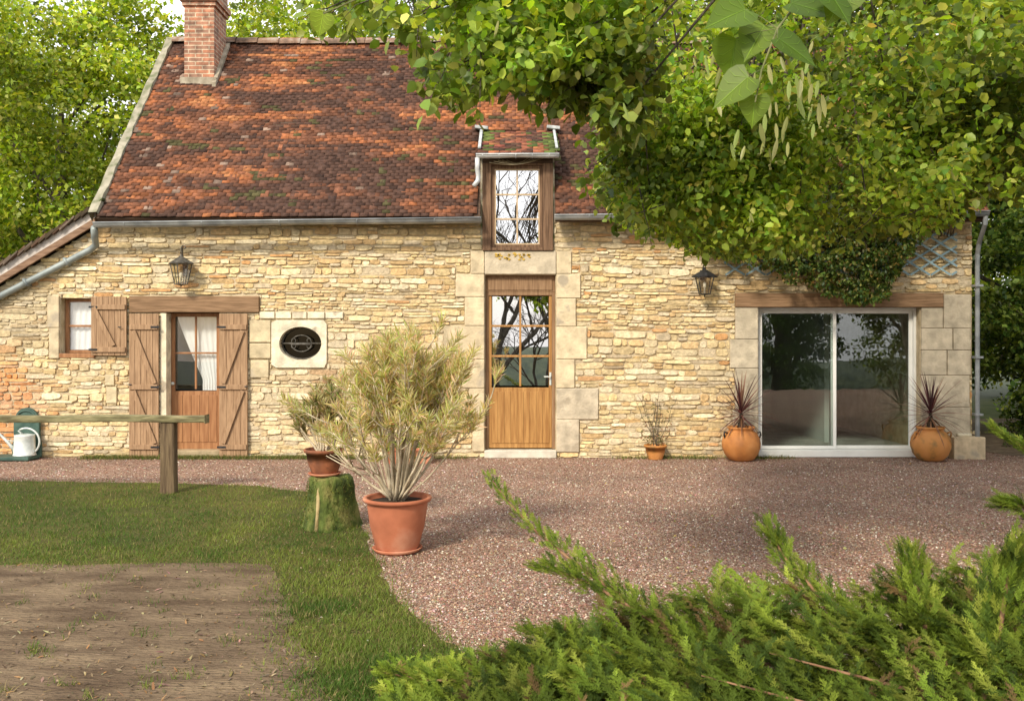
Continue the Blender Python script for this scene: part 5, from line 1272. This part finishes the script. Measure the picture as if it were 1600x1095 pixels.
# long leading branches: polylines in real space, start low near the root, reach outwards
def gp(px, py, d): return nr(px, py, d)
JR = [  # (list of (px,py,dist)), spray size, density
 ([(1300, 1180, 3.9), (1150, 1030, 4.2), (1000, 950, 4.5), (905, 885, 4.8), (840, 832, 5.2), (795, 785, 5.5), (762, 740, 5.8)], .16, 150, (.05, .25)),
 ([(1500, 1150, 3.7), (1380, 1010, 4.0), (1280, 930, 4.3), (1225, 870, 4.5), (1195, 815, 4.6)], .2, 110, (.06, .2)),
 ([(1500, 1200, 3.6), (1450, 1000, 3.9), (1430, 900, 4.1), (1420, 858, 4.15)], .19, 110, (.07, .2)),
 ([(1560, 1150, 3.4), (1560, 1000, 3.6), (1575, 900, 3.7), (1600, 850, 3.75)], .2, 130, (.08, .25)),
 ([(1700, 1000, 3.2), (1650, 850, 3.3), (1600, 790, 3.35), (1562, 788, 3.4)], .15, 110, (.04, .08)),
 ([(1750, 900, 3.3), (1680, 760, 3.4), (1600, 700, 3.5), (1548, 668, 3.6)], .13, 90, (.02, .06)),
 ([(1150, 1200, 3.9), (1000, 1060, 4.1), (900, 1010, 4.3), (820, 985, 4.4)], .18, 130, (.06, .18)),
 ([(1150, 1200, 3.9), (950, 1090, 4.0), (780, 1065, 4.15), (660, 1062, 4.2), (600, 1050, 4.25)], .15, 140, (.05, .13)),
 ([(1350, 1200, 3.8), (1150, 1050, 4.1), (1020, 970, 4.35), (930, 915, 4.6), (880, 895, 4.7), (835, 885, 4.8)], .17, 140, (.06, .2)),
]
J = []; jw = MB()
def interp_poly(P_, t_):
    n_ = len(P_)-1; a_ = min(int(t_*n_), n_-1); f_ = t_*n_-a_; return P_[a_].lerp(P_[a_+1], f_), (P_[a_+1]-P_[a_]).normalized()
def add_spray(p, d_, s_, c_):
    up = Vector((rr.uniform(-.35, .35), rr.uniform(-.35, .35), 1)); sd = up.cross(d_).normalized(); uu = d_.cross(sd)
    J.append((tuple(p), [[d_[k], sd[k], uu[k]] for k in range(3)], s_, c_))
JC = [(.12, .18, .02), (.16, .22, .024), (.2, .26, .03), (.09, .14, .018), (.25, .29, .045), (.06, .1, .016), (.2, .27, .035), (.16, .23, .03)]
def jc(k=1): c_ = np.array(rr.choice(JC))*rr.uniform(.75, 1.3)*k; return tuple(c_)
for (pl, s_, n_, spread) in JR:
    P_ = [gp(*q) for q in pl]
    jw.tube(P_, [.016*(1-.8*i/(len(P_)-1)) for i in range(len(P_))], 6)
    for k in range(int(n_*2.6)):
        t_ = rr.random()**.9; p, d_ = interp_poly(P_, t_); w_ = spread[1]*(1-t_)+spread[0]*t_
        off = Vector((rr.gauss(0, 1), rr.gauss(0, 1), rr.gauss(0, .7)))*w_*.55
        dv = (d_*rr.uniform(.8, 1.6)+off.normalized()*rr.uniform(.2, .9)+Vector((0, 0, .35))).normalized()
        add_spray(p+off*.5, dv, s_*rr.uniform(.4, .8)*(1-.45*t_), jc())
# the body: a low mound; its top outline read as heights along x
OUT = [(560, 1085), (620, 1050), (700, 1045), (780, 1025), (830, 1000), (870, 985), (930, 960), (1000, 940), (1080, 910), (1130, 900), (1180, 905), (1230, 905), (1290, 925), (1350, 915), (1400, 890), (1450, 885), (1500, 880), (1550, 868), (1600, 855), (1750, 830), (1900, 850)]
n0_ = len(J)
for k in range(2500):
    px_ = rr.uniform(600, 1850); d0 = rr.uniform(2.8, 4.6)
    if px_ < 900: d0 = rr.uniform(3.8, 4.5)
    yt = float(np.interp(px_, [q[0] for q in OUT], [q[1] for q in OUT]))
    top_ = nr(px_, yt, 4.3).z; fall = .10*(4.3-d0) if d0 < 4.3 else .25*(d0-4.3)
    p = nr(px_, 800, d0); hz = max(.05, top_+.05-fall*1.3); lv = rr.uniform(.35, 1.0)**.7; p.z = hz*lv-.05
    L_ = rr.uniform(.14, .3)*(.7 if px_ < 900 else 1)
    a_ = rr.gauss(2.3, 1.0); e_ = rr.uniform(-.05, .65); ax = Vector((math.cos(a_)*math.cos(e_), math.sin(a_)*math.cos(e_), math.sin(e_)))
    st_ = p-ax*L_*.8-Vector((0, 0, .03)); sd_ = ax.cross(Vector((0, 0, 1))).normalized()
    tone_ = .2+1.05*lv*float(fbm(p.x*2.6, p.y*2.6, 15)*1.3+.12)*rr.uniform(.75, 1.2)  # shade put into the colour: lower plumes darker, for gaps inside the mound
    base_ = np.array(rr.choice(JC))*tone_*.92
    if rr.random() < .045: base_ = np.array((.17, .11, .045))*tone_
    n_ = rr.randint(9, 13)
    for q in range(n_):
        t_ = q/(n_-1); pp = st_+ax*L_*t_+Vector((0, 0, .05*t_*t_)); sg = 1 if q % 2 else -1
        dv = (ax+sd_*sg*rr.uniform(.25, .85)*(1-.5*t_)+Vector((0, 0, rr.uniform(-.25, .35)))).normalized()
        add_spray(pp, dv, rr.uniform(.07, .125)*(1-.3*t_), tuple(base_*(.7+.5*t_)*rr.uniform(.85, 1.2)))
bodyN = len(J)-n0_
for k in range(40):
    i_ = rr.randrange(len(J)-bodyN, len(J)); e = Vector(J[i_][0])-Vector((0, 0, .05)); root = Vector((2.4+rr.uniform(-.5, .5), -9.9+rr.uniform(-.4, .4), 0)); jw.tube([root, root.lerp(e, .5)+Vector((0, 0, .08)), e], [.018, .011, .003], 5)
print('juniper sprays', len(J))
inst_mesh('foliage', M_jun, [tuple(v) for v in SV], SF, np.array([j[0] for j in J]), np.array([j[1] for j in J]), np.array([j[2] for j in J]), np.array([j[3] for j in J]), jn)
jw.build('stems', noise_mat('reddish juniper wood', (.14, .07, .035), (.3, .17, .09), scale=14, bump=.6), jn, smooth=True)

# ------------------------------------------------------------------ what the panes reflect (behind the camera)
def bare_tree(loc, H, seed, label):
    rr = random.Random(seed); m = MB()
    def grow(p, d_, l_, rad, dep):
        q = p+d_*l_; mid_ = p.lerp(q, .5)+Vector((rr.uniform(-1, 1), rr.uniform(-1, 1), rr.uniform(-.3, .6)))*l_*.08
        m.tube([p, mid_, q], [rad, rad*.85, rad*.7], 6 if dep < 4 else 4, cap=False)
        if dep >= 8: return
        for k in range(3 if dep < 4 else 2):
            nd = (d_+Vector((rr.uniform(-1, 1), rr.uniform(-1, 1), rr.uniform(-.5, .6)))*.8).normalized(); grow(q if k else mid_, nd, l_*rr.uniform(.62, .85), rad*rr.uniform(.5, .66), dep+1)
    grow(Vector(loc), Vector((0, 0, 1)), H*.24, H*.014, 0)
    t = empty('bare_tree', loc, label, 'tree', 'bare winter trees across the yard')
    m.build('trunk', M_bark, t, smooth=True); return t
bare_tree((2.3, -38, -3.4), 21, 3, 'tall bare tree across the yard reflected in the dormer panes')
bare_tree((-.6, -33, -2.6), 17, 14, 'smaller bare tree across the yard reflected in the tall glazed door')
bare_tree((.9, -24, -1.3), 6.5, 23, 'low bare tree across the yard reflected in the lower door panes')
tE = copy_tree(tD, (10.5, -22, -1.5), 1, 1.1, 'dark evergreen across the yard reflected in the left sliding pane')
copy_tree(tD, (16.5, -23, -1.5), 3, 1.2, 'dark evergreen across the yard reflected in the right sliding pane')
m = MB(); rr = random.Random(2)
m.add([(-250, -16, -.008), (250, -16, -.008), (250, -90, -11), (-250, -90, -11), (250, -220, -14), (-250, -220, -14)], [(0, 3, 2, 1), (3, 5, 4, 2)]); o = m.build('meadow', M_lawn); o['kind'] = 'structure'
m = MB(); vs = []; NX = 60
for i in range(NX+1):
    x_ = -160+320*i/NX
    for (y_, z_) in ((-180, -13), (-190, -8+1.5*math.sin(i*.35)), (-200, -5+2*math.sin(i*.23+1)), (-219, -3+2*math.sin(i*.23+1))): vs.append((x_, y_, z_))
m.add(vs, [(i*4+j, i*4+j+1, (i+1)*4+j+1, (i+1)*4+j) for i in range(NX) for j in range(3)])
o = m.build('hills', noise_mat('wooded hill', (.03, .05, .03), (.08, .1, .05), scale=.4, bump=.5), smooth=True); o['kind'] = 'structure'
